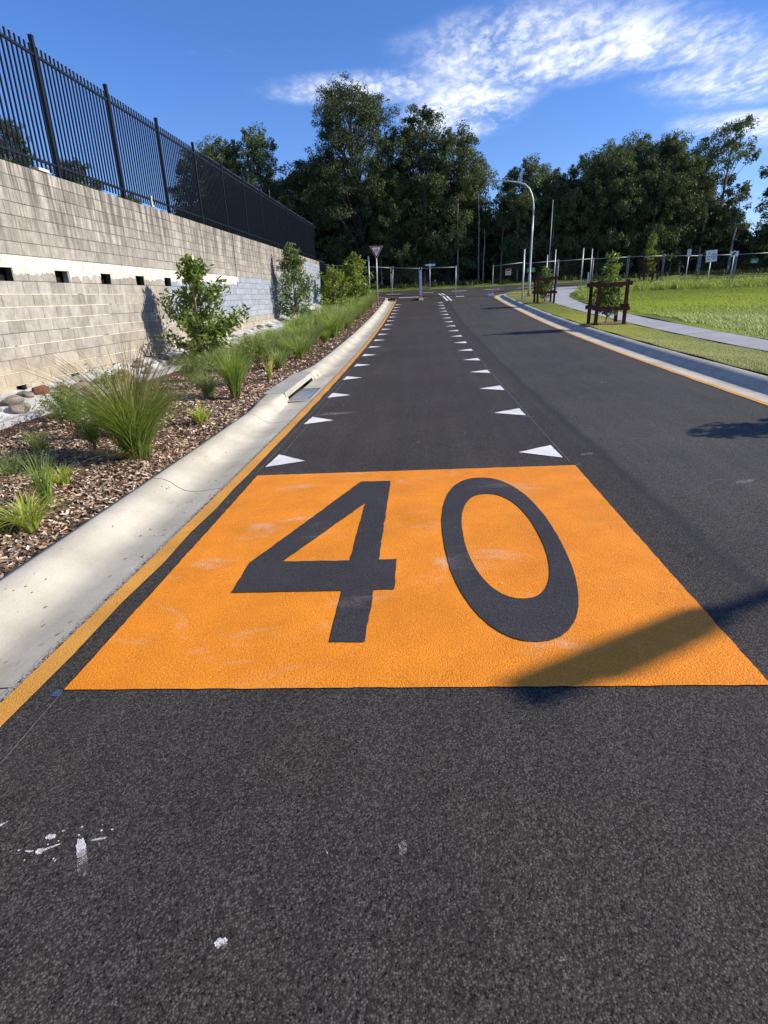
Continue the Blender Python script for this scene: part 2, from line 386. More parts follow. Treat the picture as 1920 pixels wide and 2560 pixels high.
MT['path'] = make_concrete('path_concrete', (0.30, 0.31, 0.33), (0.40, 0.41, 0.42), (0.24, 0.24, 0.24), 0.3)
MT['block'] = make_block('concrete_block', (0.285, 0.27, 0.24), (0.41, 0.39, 0.35))
MT['blue'] = make_block('blue_grey_painted_block', (0.25, 0.295, 0.35), (0.32, 0.365, 0.425), 0.10)
MT['render'] = make_block('cream_render', (0.62, 0.585, 0.50), (0.76, 0.725, 0.63), 0.3)
MT['mortar'] = make_block('mortar', (0.11, 0.10, 0.085), (0.17, 0.155, 0.13), 0.2)
MT['bead'] = make_block('mortar_smear', (0.66, 0.60, 0.47), (0.76, 0.70, 0.57), 0.1)
MT['bluemortar'] = make_block('painted_joint', (0.12, 0.14, 0.18), (0.16, 0.19, 0.23), 0.0)
MT['black'] = simple('black_steel', (0.006, 0.0075, 0.011), 0.45, 0.0, 0.35, 0.15)
MT['galv'] = simple('galvanised_steel', (0.46, 0.49, 0.50), 0.45, 0.35, 0.5, 0.15, 9)
MT['galvdark'] = simple('dull_galvanised_steel', (0.26, 0.27, 0.28), 0.5, 0.3, 0.5, 0.2, 9)
MT['timber'] = simple('stained_red_brown_timber', (0.085, 0.026, 0.018), 0.75, 0, 0.2, 0.4, 8)
MT['stake'] = simple('grey_brown_stake_timber', (0.22, 0.13, 0.09), 0.85, 0, 0.2, 0.35, 14)
MT['bark'] = simple('dark_bark', (0.075, 0.062, 0.052), 0.95, 0, 0.1, 0.5, 3)
MT['palebark'] = simple('pale_gum_bark', (0.22, 0.195, 0.165), 0.9, 0, 0.15, 0.45, 2.5)
MT['dark'] = simple('dark_hollow', (0.012, 0.012, 0.012), 0.9, 0, 0.1)  # paints shade inside the holes and the inlet; also colours the movement joint
MT['signwhite'] = simple('white_sign_face', (0.70, 0.72, 0.74), 0.5, 0, 0.4, 0.05)
MT['signred'] = simple('red_sign_face', (0.32, 0.018, 0.02), 0.5, 0, 0.4, 0.1)
MT['signblack'] = simple('black_lettering', (0.02, 0.02, 0.022), 0.6)
MT['signgreen'] = simple('green_sign_face', (0.07, 0.27, 0.12), 0.5, 0, 0.4, 0.1)
MT['signcream'] = simple('cream_sign_face', (0.62, 0.58, 0.46), 0.5, 0, 0.4, 0.06)
MT['signgrey'] = simple('bare_aluminium_sign_back', (0.50, 0.53, 0.56), 0.5, 0.2, 0.5, 0.06)
MT['plastic'] = simple('pale_concrete_foot', (0.55, 0.44, 0.27), 0.7)
MT['rubber'] = simple('dark_foot_block', (0.03, 0.028, 0.026), 0.8)
MT['mulch'] = make_mulch()
MT['chips'] = make_tonemat('bark_chips', [(0.0, (0.07, 0.040, 0.028)), (0.3, (0.20, 0.125, 0.085)), (0.55, (0.37, 0.26, 0.185)), (0.8, (0.58, 0.45, 0.33)), (1.0, (0.74, 0.66, 0.54))])
MT['rock'] = make_ground('river_rock', ((0.12, 0.10, 0.08), (0.24, 0.22, 0.18), (0.38, 0.36, 0.32)), 4, 40, 0.6)
MT['redrock'] = make_ground('red_rock', ((0.12, 0.045, 0.03), (0.20, 0.08, 0.05), (0.30, 0.15, 0.10)), 5, 40, 0.5)
MT['grout'] = make_ground('pale_grout', ((0.20, 0.20, 0.195), (0.46, 0.465, 0.46), (0.72, 0.73, 0.73)), 2.5, 30, 0.7)
MT['soil'] = make_ground('soil', ((0.10, 0.07, 0.045), (0.17, 0.12, 0.08), (0.25, 0.19, 0.13)), 1.5, 25)
MT['lawnbase'] = make_ground('mown_lawn', ((0.15, 0.18, 0.05), (0.21, 0.24, 0.07), (0.32, 0.29, 0.13)), 1.4, 40)
MT['fieldbase'] = make_ground('field_ground', ((0.07, 0.10, 0.02), (0.12, 0.17, 0.035), (0.19, 0.22, 0.06)), 0.8, 20)
MT['forestfloor'] = make_ground('forest_floor', ((0.02, 0.03, 0.012), (0.035, 0.045, 0.018), (0.05, 0.05, 0.025)), 0.5, 8)
MT['lawn'] = leafmat('lawn_blades', (0.17, 0.20, 0.06), (0.45, 0.46, 0.18), 0.35, 0.6, 0.2)
MT['field'] = leafmat('field_grass', (0.13, 0.19, 0.035), (0.42, 0.49, 0.14), 0.30, 0.5, 0.25)
MT['tussock'] = leafmat('tussock_blades', (0.050, 0.100, 0.016), (0.36, 0.47, 0.11), 0.40, 0.42, 0.35)
MT['greytussock'] = leafmat('grey_green_blades', (0.09, 0.14, 0.04), (0.40, 0.46, 0.19), 0.35, 0.5, 0.3)
MT['straw'] = leafmat('straw_culms', (0.10, 0.085, 0.035), (0.30, 0.25, 0.11), 0.2, 0.6, 0.2)
MT['lime'] = leafmat('lime_striped_blades', (0.22, 0.30, 0.03), (0.60, 0.62, 0.20), 0.45, 0.45, 0.3)
MT['shrubleaf'] = leafmat('glossy_shrub_leaf', (0.045, 0.085, 0.016), (0.21, 0.29, 0.055), 0.3, 0.38, 0.45)
MT['yellowleaf'] = leafmat('yellow_green_leaf', (0.06, 0.11, 0.02), (0.28, 0.33, 0.055), 0.3, 0.5, 0.3)
MT['featherleaf'] = leafmat('soft_feathery_leaf', (0.06, 0.11, 0.03), (0.22, 0.28, 0.10), 0.35, 0.5, 0.3)
MT['gum'] = leafmat('gum_leaves', (0.020, 0.036, 0.014), (0.105, 0.140, 0.056), 0.16, 0.6, 0.25)
MT['gum2'] = leafmat('bright_gum_leaves', (0.031, 0.053, 0.019), (0.155, 0.195, 0.080), 0.18, 0.6, 0.25)
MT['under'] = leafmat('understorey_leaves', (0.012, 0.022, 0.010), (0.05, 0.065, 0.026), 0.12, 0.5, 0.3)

# ------------------------------------------------------------------ setting: terrain, road, kerbs
def grid_sheet(name, xs, ys, zf, mat, kind='structure', parent=None, xfun=None):
    V = []; F = []
    for j, y in enumerate(ys):
        for i, x in enumerate(xs):
            X = xfun(x, y) if xfun else x
            V.append((X, y, zf(X, y)))
    n = len(xs)
    for j in range(len(ys)-1):
        for i in range(n-1):
            a = j*n+i; F.append((a, a+1, a+n+1, a+n))
    me = fast_mesh(name, V, F, mat, smooth=True); o = link(name, me, None, parent)
    if parent is None: tag(o, kind=kind)
    return o
def terrain_z(x, y):
    z = G(x, min(y, 70))+max(y-70, 0)*0.01-0.12
    return z
ys_big = list(np.arange(-30, 72, 2.0))+list(np.arange(72, 420, 12.0))
xs_big = list(np.arange(-240, -20, 20.0))+list(np.arange(-20, 30, 2.0))+list(np.arange(30, 260, 20.0))
grid_sheet('ground', xs_big, ys_big, terrain_z, MT['forestfloor'])
# the road: one sheet cut on the metre lines, widening with the right kerb; at the end the cross road
road_poly = [(XL, -7)]+[(XL, float(y)) for y in range(-6, 41)]
lc = [(-1.80, 41.2), (-1.92, 42.2), (-2.4, 43.0), (-3.2, 43.45), (-4.6, 43.6), (-14, 43.6)]
rc = [(4.74, 39.4), (4.83, 40.5), (5.2, 41.5), (6.0, 42.4), (7.2, 43.1), (9.2, 43.7), (30, 45.4)]
road_poly += lc+[(-60, 43.6), (-60, 54.5), (70, 56.0), (70, 47.0)]+rc[::-1]
road_poly += [(RK(float(y)), float(y)) for y in range(39, -7, -1)]+[(RK(-7), -7)]
road = sheet('road', road_poly, 0.0, MT['asphalt']); tag(road, kind='structure')

def side_line(pts, w, sgn):
    """offset polyline by w to the side sgn (left +1)"""
    out = []
    for i, p in enumerate(pts):
        a = Vector(pts[max(i-1, 0)]); b = Vector(pts[min(i+1, len(pts)-1)]); d = (b-a).normalized()
        n = Vector((-d.y, d.x))*sgn; out.append((p[0]+n.x*w, p[1]+n.y*w))
    return out
leftpath = [(XL, float(y)) for y in np.arange(-5, 41, 1.0)]+lc[:5]+[(-8, 43.6)]
rightpath = [(RK(float(y)), float(y)) for y in np.arange(-5, 39.5, 1.0)]+rc[:6]
# profiles: (lateral distance from the gutter lip, height above road)
roll = [(0.0, 0.0), (0.06, -0.004), (0.16, -0.016), (0.25, -0.022), (0.335, -0.008), (0.40, 0.030), (0.465, 0.083), (0.53, 0.113), (0.60, 0.122), (0.645, 0.118), (0.665, -0.08)]
barr = [(0.0, 0.0), (0.10, -0.012), (0.24, -0.026), (0.395, -0.034), (0.40, -0.030), (0.44, 0.10), (0.46, 0.128), (0.50, 0.132), (0.70, 0.132), (0.78, 0.120), (0.785, -0.08)]
def resample(path, s0, s1, step=0.35):
    P = [Vector(p) for p in path]; S = [0.0]
    for i in range(1, len(P)): S.append(S[-1]+(P[i]-P[i-1]).length)
    s = np.arange(s0, s1+1e-6, step); s = list(s) if abs(s[-1]-s1) < 1e-3 else list(s)+[s1]
    xs = np.interp(s, S, [p.x for p in P]); ys = np.interp(s, S, [p.y for p in P]); tot = S[-1]
    out = []
    for k in range(len(s)):
        e = 0.15
        ax, ay = np.interp(s[k]-e, S, [p.x for p in P]), np.interp(s[k]-e, S, [p.y for p in P])
        bx, by = np.interp(s[k]+e, S, [p.x for p in P]), np.interp(s[k]+e, S, [p.y for p in P])
        d = Vector((bx-ax, by-ay)).normalized(); out.append((Vector((xs[k], ys[k])), d))
    return out, tot
def sweep(name, path, s0, s1, sgn, prof, mat, parent, step=0.35, endcaps=True):
    st, _ = resample(path, s0, s1, step); V = []; F = []
    for p, d in st:
        n = Vector((-d.y, d.x))*sgn; pr = prof(p.y) if callable(prof) else prof
        z0 = G(p.x, p.y); sl = (G(p.x+n.x*0.6, p.y+n.y*0.6)-z0)/0.6
        for a, h in pr: V.append((p.x+n.x*a, p.y+n.y*a, z0+sl*a+h))
    m_ = len(pr)
    for i in range(len(st)-1):
        for k in range(m_-1):
            a = i*m_+k; q = (a, a+1, a+m_+1, a+m_); F.append(q[::-1] if sgn > 0 else q)
    me = bpy.data.meshes.new(name)
    if endcaps:
        # joint face: drop to below the ground
        i0 = len(V); c0 = V[:m_]; V += [(V[0][0], V[0][1], V[0][2]-0.12)]+c0; F2 = [tuple(range(i0, i0+m_+1))]
        b = (len(st)-1)*m_; c1_ = V[b:b+m_]; i1 = len(V); V += [(V[b][0], V[b][1], V[b][2]-0.12)]+c1_; F2 += [tuple(range(i1, i1+m_+1))[::-1]]
        me.from_pydata(V, [], F+F2)
    else: me.from_pydata(V, [], F)
    me.polygons.foreach_set('use_smooth', [True]*len(F)+([False]*2 if endcaps else [])); me.update()
    return link(name, me, mat, parent)
def leftprof(y):
    t = sm(7.72, 9.25, y)*(1-sm(11.9, 13.1, y))
    return [(a[0]*(1-t)+b[0]*t, a[1]*(1-t)+b[1]*t) for a, b in zip(roll, barr)]
kerbL = empty('kerb_left', kind='structure'); kerbR = empty('kerb_right', kind='structure')
def joints(path, js, sgn, prof, parent, skip=()):
    for k in range(len(js)-1):
        if k in skip: continue
        sweep('kerb_segment', path, js[k]+0.006, js[k+1]-0.006, sgn, prof, MT['kerb'], parent)
    # dark joint filler below the surface of the concrete
    def low(y): return [(a, h-0.012) for a, h in (prof(y) if callable(prof) else prof)]
    for q0, q1 in ((js[0], js[skip[0]]-0.02), (js[skip[0]+1]+0.02, js[-1])) if skip else ((js[0], js[-1]),):
        sweep('joint_filler', path, q0, q1, sgn, low, MT['mortar'], parent, step=0.5, endcaps=False)
Lj = [0.0, 2.6, 6.96-0.0, 9.76, 12.70, 14.30, 16.88, 18.1]; s = 18.1
while s < 47: s += 1.95; Lj.append(s)
_, totL = resample(leftpath, 0, 1); _, totR = resample(rightpath, 0, 1)
Lj = [a for a in Lj if a < totL-1]+[totL]
# s runs from y=-5, so y = s-5 ; the lintel unit stands between s=14.30 (y 9.3) and s=16.88 (y 11.9)
joints(leftpath, Lj, 1, leftprof, kerbL, skip=(5,))
Rj = list(np.arange(0, totR-1, 2.2))+[totR]
joints(rightpath, Rj, -1, roll, kerbR)
# asphalt-edge paint
def strip(name, path, a0, a1, sgn, off, mat, parent, s0, s1, label=None):
    st, _ = resample(path, s0, s1, 0.5); L_, R_ = [], []
    V = []; F = []
    for p, d in st:
        n = Vector((-d.y, d.x))*sgn
        jj = 0.006*math.sin(p.y*7.3)+0.004*math.sin(p.y*19)
        for a in (a0, a1+(jj if a1 < 0 else 0)): V.append((p.x+n.x*a, p.y+n.y*a, G(p.x+n.x*a, p.y+n.y*a)+off))
    for i in range(len(st)-1):
        q = (2*i, 2*i+1, 2*i+3, 2*i+2); F.append(q if sgn < 0 else q[::-1])
    me = bpy.data.meshes.new(name); me.from_pydata(V, [], F); me.update()
    # make sure it faces up
    if len(me.polygons) and me.polygons[0].normal.z < 0: me.flip_normals()
    o = link(name, me, mat, parent)
    if label: o['label'] = label
    return o
strip('edge_line', leftpath, -0.03, -0.135, 1, 0.006, MT['line'], road, 0.2, totL-4.5, 'worn orange edge line along the left gutter')
strip('edge_line', rightpath, -0.01, -0.085, -1, 0.006, MT['line'], road, 0.2, totR-3.5, 'thin orange edge line along the right gutter')
# orange speed patch with numerals
patch = sheet('speed_patch', [(-1.545, 1.935), (1.325, 1.90), (1.352, 4.99), (-1.562, 5.10)], 0.005, MT['orange'], road, step=0.5, jit=0.0016)
patch['label'] = 'big orange road patch carrying the charcoal numerals 40'
four = sheet('numeral', [(-1.073, 2.768), (-1.078, 3.163), (-0.541, 4.759), (-0.278, 4.737), (-0.272, 3.144), (-0.162, 3.142), (-0.160, 2.753), (-0.272, 2.755), (-0.274, 2.247), (-0.44, 2.253), (-0.447, 2.755)],
             0.009, MT['charcoal'], patch, step=0.5, holes=[[(-0.868, 3.161), (-0.447, 3.145), (-0.447, 4.20)]], jit=0.002)
four['label'] = 'charcoal numeral 4 painted on the orange patch'
def oval(cx, cy, ax, ay, n=48, e=2.25, skew=0.0):
    P = []
    for k in range(n):
        t = 2*math.pi*k/n; c, s_ = math.cos(t), math.sin(t)
        P.append((cx+ax*math.copysign(abs(c)**(2/e), c)+skew*ay*s_*-1, cy+ay*math.copysign(abs(s_)**(2/e), s_)))
    return P
zero = sheet('numeral', oval(0.492, 3.475, 0.362, 1.255, skew=0.012), 0.009, MT['charcoal'], patch, step=0.5, jit=0.0015, holes=[oval(0.502, 3.455, 0.240, 0.84, skew=0.012)])
zero['label'] = 'charcoal numeral 0 painted on the orange patch'
# dragon's teeth
for k in range(17):
    y = 5.25+2.0*k
    xr = 1.303; tw = 0.37+0.0016*k; tl = 0.48
    sheet('tooth_marking', [(xr, y), (xr-0.01, y+tl), (xr-tw, y+0.26)], 0.006, MT['white'], road, jit=0.0025)
    xl = -1.560-0.0262*((y/0.98)/30)**2
    sheet('tooth_marking', [(xl, y+0.13), (xl+tw, y+0.30), (xl+0.03, y+0.13+tl)], 0.006, MT['white'], road, jit=0.0025)
# far lines
sheet('centre_line', [(1.60, 38.8), (1.72, 38.8), (1.58, 42.5), (1.46, 42.5)], 0.006, MT['white'], road)
sheet('centre_line', [(1.84, 38.8), (1.96, 38.8), (1.82, 42.5), (1.70, 42.5)], 0.006, MT['white'], road)
sheet('centre_line', [(1.44, 42.8), (1.56, 42.8), (1.36, 46.4), (1.24, 46.4)], 0.006, MT['white'], road)
sheet('centre_line', [(1.68, 42.8), (1.80, 42.8), (1.60, 46.4), (1.48, 46.4)], 0.006, MT['white'], road)
sheet('hold_line', [(-1.6, 43.0), (0.05, 43.0), (0.05, 43.45), (-1.6, 43.45)], 0.006, MT['white'], road)
sheet('hold_line', [(2.3, 41.6), (2.9, 41.6), (2.9, 41.9), (2.3, 41.9)], 0.006, MT['white'], road)
for k in range(9):
    x = -8+2.6*k
    sheet('lane_dash', [(x, 49.0), (x+1.2, 49.0), (x+1.2, 49.3), (x, 49.3)], 0.006, MT['white'], road)
# string lines and spills on the asphalt
sheet('chalk_line', [(1.330, 5.1), (1.336, 5.1), (1.326, 16), (1.318, 16)], 0.004, MT['chalk'], road)
sheet('chalk_line', [(-1.60, 5.2), (-1.594, 5.2), (-1.585, 13), (-1.593, 13)], 0.004, MT['chalk'], road)
sheet('chalk_line', [(-1.50, 5.7), (-1.494, 5.7), (-1.497, 12), (-1.505, 12)], 0.004, MT['chalk'], road)
sheet('chalk_line', [(-1.50, 0.6), (-1.496, 0.6), (-1.540, 1.90), (-1.545, 1.90)], 0.004, MT['chalk'], road)
def splat(name, cx, cy, rx, ry, mat, ang=0, n=22, ragged=0.22, off=0.002, label=None):
    P = []
    for k in range(n):
        t = 2*math.pi*k/n; r = 1+ragged*(random.random()-0.5)*2
        a, b = rx*r*math.cos(t), ry*r*math.sin(t)
        P.append((cx+a*math.cos(ang)-b*math.sin(ang), cy+a*math.sin(ang)+b*math.cos(ang)))
    o = sheet(name, P, off, mat, road); 
    if label: o['label'] = label
    return o
splat('paint_splash', -1.030, 1.185, 0.014, 0.038, MT['splash'], 0.585, n=30, ragged=0.2)
splat('paint_splash', -1.000, 1.140, 0.015, 0.055, MT['dull'], 0.585, n=30, ragged=0.2)
splat('paint_splash', -0.990, 1.215, 0.022, 0.004, MT['splash'], 0.25)
splat('paint_splash', -1.150, 1.222, 0.016, 0.010, MT['splash'])
splat('paint_splash', -1.152, 1.172, 0.012, 0.010, MT['splash'])
splat('paint_splash', -1.128, 1.184, 0.028, 0.004, MT['splash'], 0.5)
splat('paint_splash', -1.185, 1.172, 0.012, 0.004, MT['splash'])
for _ in range(16):
    splat('paint_splash', -1.12+random.uniform(-.10, .16), 1.21+random.uniform(-.07, .06), random.uniform(.002, .005), random.uniform(.002, .004), MT['splash'], n=8)
splat('paint_splash', -1.352, 1.252, 0.030, 0.006, MT['splash'], 0.8)
splat('paint_splash', -0.512, 0.922, 0.016, 0.014, MT['splash'], n=26)
splat('paint_splash', -0.066, 1.193, 0.012, 0.025, MT['dull'])
splat('paint_splash', 2.47, 4.36, 0.10, 0.03, MT['dull'], 0.3)
splat('paint_splash', 0.312, 0.905, 0.012, 0.006, MT['dull'])
splat('paint_splash', -1.20, 8.03, 0.26, 0.09, MT['dull'], 0.05, n=40, ragged=0.6)
splat('paint_splash', 1.25, 5.30, 0.05, 0.03, MT['dull'], 0.05)
splat('paint_splash', 1.55, 5.35, 0.07, 0.03, MT['dull'], 0.3)
splat('chalk_dab', -1.565, 1.915, 0.022, 0.022, MT['bluechalk'])
splat('chalk_dab', 1.385, 5.02, 0.03, 0.02, MT['bluechalk'])
splat('chalk_dab', 2.3, 4.42, 0.05, 0.01, MT['bluechalk'], .2)
splat('chalk_dab', 1.31, 7.18, 0.10, 0.02, MT['bluechalk'], .1)

# crumbs of concrete and dirt along the gutter lip, dead leaves and bark bits on kerb and road
strip('lip_residue', leftpath, -0.03, 0.012, 1, 0.0035, make_spill('lip_residue', (0.30, 0.29, 0.26), (0.55, 0.53, 0.48), 0.44), road, 0.2, 30)
r5 = np.random.default_rng(55); V = []; F = []
for k in range(420):
    side = r5.random()
    if side < 0.50: y = 1.0+11*r5.random()**1.3; a = r5.uniform(0.02, 0.6); x = XL-a; z = G(x, y)+float(np.interp(a, [p[0] for p in roll], [p[1] for p in roll]))+0.004
    elif side < 0.62: y = r5.uniform(1, 9); x = XL+r5.uniform(0.0, 0.2); z = G(x, y)+0.009
    else: y = 0.6+12*r5.random(); x = r5.uniform(-1.5, 4.0); z = G(x, y)+0.0105
    if 7.6 < y < 13.2 and x < XL: continue
    l = r5.uniform(0.002, 0.0075)*(1+y*0.10)*(1.5 if side < 0.5 else 1); az = r5.uniform(0, 3.14); c_, s_ = math.cos(az)*l, math.sin(az)*l; wd = r5.uniform(.25, .6)
    n0 = len(V); V += [(x-c_, y-s_, z), (x+s_*wd, y-c_*wd, z+0.003), (x+c_, y+s_, z+0.001), (x-s_*wd, y+c_*wd, z+0.004)]; F.append((n0, n0+1, n0+2, n0+3))
tag(link('leaf_litter', fast_mesh('leaf_litter', V, F, MT['chips'], r5.random(len(F))**1.6)), kind='stuff')
# planting bed, verge, path, field
bx = [-6.60, -6.3, -6.0, -5.7, -5.4, -5.0, -4.5, -4.0, -3.5, -3.0, -2.7, -2.45]
grid_sheet('planting_bed', bx, list(np.arange(-2, 43.6, 0.5)), bed, MT['mulch'], xfun=lambda x, y: x)
def vx(t, y):
    a = RK(y)+0.65; b = pathL(y)
    return a+(b-a)*t
def pathL(y): return float(np.interp(y, [0, 8, 11, 15.5, 20, 31, 36, 39, 42, 44], [6.1, 6.15, 6.23, 6.35, 6.5, 6.66, 6.95, 7.5, 8.6, 9.4]))
def pathR(y): return float(np.interp(y, [0, 8, 12.9, 17.8, 23.4, 31, 35, 38, 41, 44], [7.0, 7.1, 7.2, 7.45, 7.63, 7.9, 8.3, 9.1, 10.3, 11.4]))
yl = list(np.arange(-2, 39.6, 0.5))
grid_sheet('verge', list(np.linspace(0, 1, 8)), yl, verge, MT['lawnbase'], xfun=vx)
def tipx(t, y):      # corner of the verge behind the kerb return
    a = float(np.interp(y, [39.5, 40.5, 41.5, 42.4, 43.1, 43.5], [5.42, 5.55, 5.95, 6.6, 7.6, 8.6])); return a+(pathL(y)-a)*t
grid_sheet('verge', list(np.linspace(0, 1, 8)), [39.5, 40, 40.5, 41, 41.5, 42, 42.4, 42.8, 43.1, 43.4], verge, MT['lawnbase'], xfun=tipx)
pathe = empty('footpath', kind='structure')
pj = [-2, 1.6, 5.2, 9.0, 12.2, 15.1, 18.6, 22.0, 25.5, 29, 32.5, 36, 39.5, 43.9]
for k in range(len(pj)-1):
    ys_ = list(np.linspace(pj[k]+0.006, pj[k+1]-0.006, 8))
    grid_sheet('path_slab', [0, 0.33, 0.66, 1], ys_, lambda x, y: verge(x, y)*0+G(x, y)+0.150, MT['path'], parent=pathe, xfun=lambda t, y: pathL(y)+0.004+(pathR(y)-pathL(y)-0.008)*t)
grid_sheet('slab_joint', [0, 1], list(np.arange(-2, 43.9, 0.5)), lambda x, y: G(x, y)+0.138, MT['mortar'], parent=pathe, xfun=lambda t, y: pathL(y)+(pathR(y)-pathL(y))*t)
sheet('joint_strip', [(6.36, 15.06), (7.31, 15.06), (7.31, 15.11), (6.36, 15.11)], 0.1545, MT['plastic'], pathe)
grid_sheet('field', [0, .05, .12, .2, .3, .4, .5, .6, .7, .8, .9, 1], list(np.arange(-2, 47, 0.75)), field, MT['fieldbase'],
           xfun=lambda t, y: pathR(y)+(46-pathR(y))*t)
# retained ground behind the wall
def fill_z(x, y): return 3.50+(0.05 if x < -8 else 0)+0.04*math.sin(x*1.3)*math.sin(y)-sm(39.6, 46, y)*2.0-sm(-9, -30, x)*0.0
grid_sheet('upper_ground', [-60, -40, -25, -15, -10, -8, -7.3, -6.72], list(np.arange(-4, 39.3, 1.0))+[39.3], fill_z, MT['forestfloor'])
grid_sheet('upper_ground', [-60, -40, -25, -15, -10, -8, -7.3, -6.75], list(np.arange(39.3, 48, 0.8)), fill_z, MT['forestfloor'])
# shaded grass strip between the cross road and the wood
grid_sheet('roadside_grass', list(np.arange(-60, 71, 5.0)), [54.4, 55.5, 57, 59], lambda x, y: G(x, y)+0.02+sm(54.4, 57, y)*0.25, MT['fieldbase'])

# ------------------------------------------------------------------ drainage inlet in the left kerb
inlet = empty('kerb_inlet', (0, 0, 0), label='concrete kerb inlet with steel grate beside the orange edge line', cat='drain')
def gz(x, y, h): return (x, y, G(x, y)+h)
Y0, Y1 = 9.31, 11.87
def kbox(name, x0, x1, y0, y1, h0, h1, mat, parent=inlet, x0t=None, x1t=None):
    m_ = MB(); x0t = x0 if x0t is None else x0t; x1t = x1 if x1t is None else x1t
    vs = [gz(x0, y0, h0), gz(x1, y0, h0), gz(x1, y1, h0), gz(x0, y1, h0), gz(x0t, y0, h1), gz(x1t, y0, h1), gz(x1t, y1, h1), gz(x0t, y1, h1)]
    m_.add(vs, [(3, 2, 1, 0), (4, 5, 6, 7), (0, 1, 5, 4), (1, 2, 6, 5), (2, 3, 7, 6), (3, 0, 4, 7)])
    return m_.build(name, mat, parent)
kbox('lintel_slab', -2.60, -2.23, Y0, Y1, 0.078, 0.134, MT['lintel'], x1t=-2.245)
kbox('lintel_face', -2.30, -2.226, Y0+0.002, Y1-0.002, 0.045, 0.076, MT['kerb'])
kbox('lintel_end', -2.30, -2.20, Y0, Y0+0.14, -0.06, 0.044, MT['kerb'], x1t=-2.226)
kbox('lintel_end', -2.30, -2.20, Y1-0.18, Y1, -0.06, 0.044, MT['kerb'], x1t=-2.226)
kbox('pit_chamber', -2.62, -2.45, Y0+0.05, Y1-0.05, -0.35, 0.07, MT['dark'])  # near-black box: shade behind the slot put into the colour
kbox('gutter_slab', -2.205, -1.80, 10.62, Y1, -0.08, -0.008, MT['kerb'], x0t=-2.205)
kbox('gutter_slab', -2.205, -1.80, Y0, 9.40, -0.08, -0.008, MT['kerb'])
kbox('gutter_slab', -1.86, -1.80, 9.40, 10.62, -0.08, -0.004, MT['kerb'])
kbox('pit_chamber', -2.44, -1.862, 9.41, 10.61, -0.40, -0.20, MT['dark'])  # likewise near-black, painting the shade under the grate
gr = empty('grate'); gr.parent = inlet
gm = MB()
for a, b, c, d in ((-2.22, -2.195, 9.405, 10.615), (-1.885, -1.862, 9.405, 10.615)): gm.box(((a+b)/2, (c+d)/2, G(-2.05, 10)-0.022), (b-a, d-c, 0.03))
gm.box((-2.04, 9.42, G(-2.05, 9.42)-0.022), (0.33, 0.03, 0.03)); gm.box((-2.04, 10.60, G(-2.05, 10.6)-0.022), (0.33, 0.03, 0.03))
gm.build('grate_frame', MT['galvdark'], gr)
barm = MB().box((0, 0, 0), (0.31, 0.010, 0.028)).mesh('grate_bar'); barm.materials.append(MT['galv'])
for k in range(26):
    y = 9.455+k*0.0445; link('grate_bar', barm, None, gr, (-2.04, y, G(-2.05, y)-0.022))
gm = MB()
for k in range(7): gm.box((-2.16+k*0.04, 10.01, G(-2.05, 10.01)-0.017), (0.006, 1.14, 0.02))
gm.build('grate_cross_rod', MT['galv'], gr)

# ------------------------------------------------------------------ block retaining wall
XW = -6.5; BL = 0.386; BH = 0.1967; TOP = 3.648
wall = empty('retaining_wall', (XW, 0, 0), label='tall grey concrete block retaining wall, stained, partly painted blue grey, with weep holes', cat='wall')
WY0, WY1 = 5.6, 39.35
HOLE0 = 9.10; HSP = 4*BL
def is_hole(row, yc):
    if row == 8 and yc < 16:
        k = round((yc-(HOLE0+BL/2))/HSP); return abs(yc-(HOLE0+BL/2+k*HSP)) < BL*0.3
    return False
def paint_of(row, yc):
    z = TOP-(row+0.5)*BH
    if yc > 15.52 and 8 <= row <= 12: return 'blue'
    if yc > 21.5 and 7 <= row <= 13: return 'blue'
    if yc > 24.5 and z > 0.9 and z < 2.25: return 'blue'
    if yc > 27.9 and z < 2.88: return 'blue'
    if yc > 34.6 and z < 3.5: return 'blue'
    if row == 7 and yc <= 21.5: return 'render'
    return 'block'
blocks = []
for row in range(18):
    off = 0 if row % 2 == 0 else BL/2
    y = HOLE0+off-math.ceil((HOLE0+off-WY0)/BL)*BL
    while y < WY1:
        a, b = max(y, WY0), min(y+BL, WY1)
        if b-a > 0.05: blocks.append((row, a, b))
        y += BL
def lowhole(row, a, b):
    if row != 17: return None
    for k in range(-2, 6):
        h0 = 8.93+k*1.545
        if a < h0+0.24 and b > h0: return (h0, h0+0.235)
    return None
# shared block meshes
def blockmesh(w_, mat, nm='block'):
    m_ = MB(); x0, x1 = -0.10, 0.0; hy, hz = w_/2-0.004, BH/2-0.004; c = 0.006
    vs = [(x0, -hy, -hz), (x0, hy, -hz), (x0, hy, hz), (x0, -hy, hz), (x1-c, -hy, -hz), (x1-c, hy, -hz), (x1-c, hy, hz), (x1-c, -hy, hz),
          (x1, -hy+c, -hz+c), (x1, hy-c, -hz+c), (x1, hy-c, hz-c), (x1, -hy+c, hz-c)]
    fs = [(0, 1, 5, 4), (1, 2, 6, 5), (2, 3, 7, 6), (3, 0, 4, 7), (4, 5, 9, 8), (5, 6, 10, 9), (6, 7, 11, 10), (7, 4, 8, 11), (8, 9, 10, 11)]
    m_.add(vs, fs); me = m_.mesh(nm); me.materials.append(mat); return me, (vs, fs)
cache = {}
rest = {'block': MB(), 'blue': MB(), 'render': MB()}
blocks.sort(key=lambda t: (t[1] < 8.2, t[1]))
nb = 0
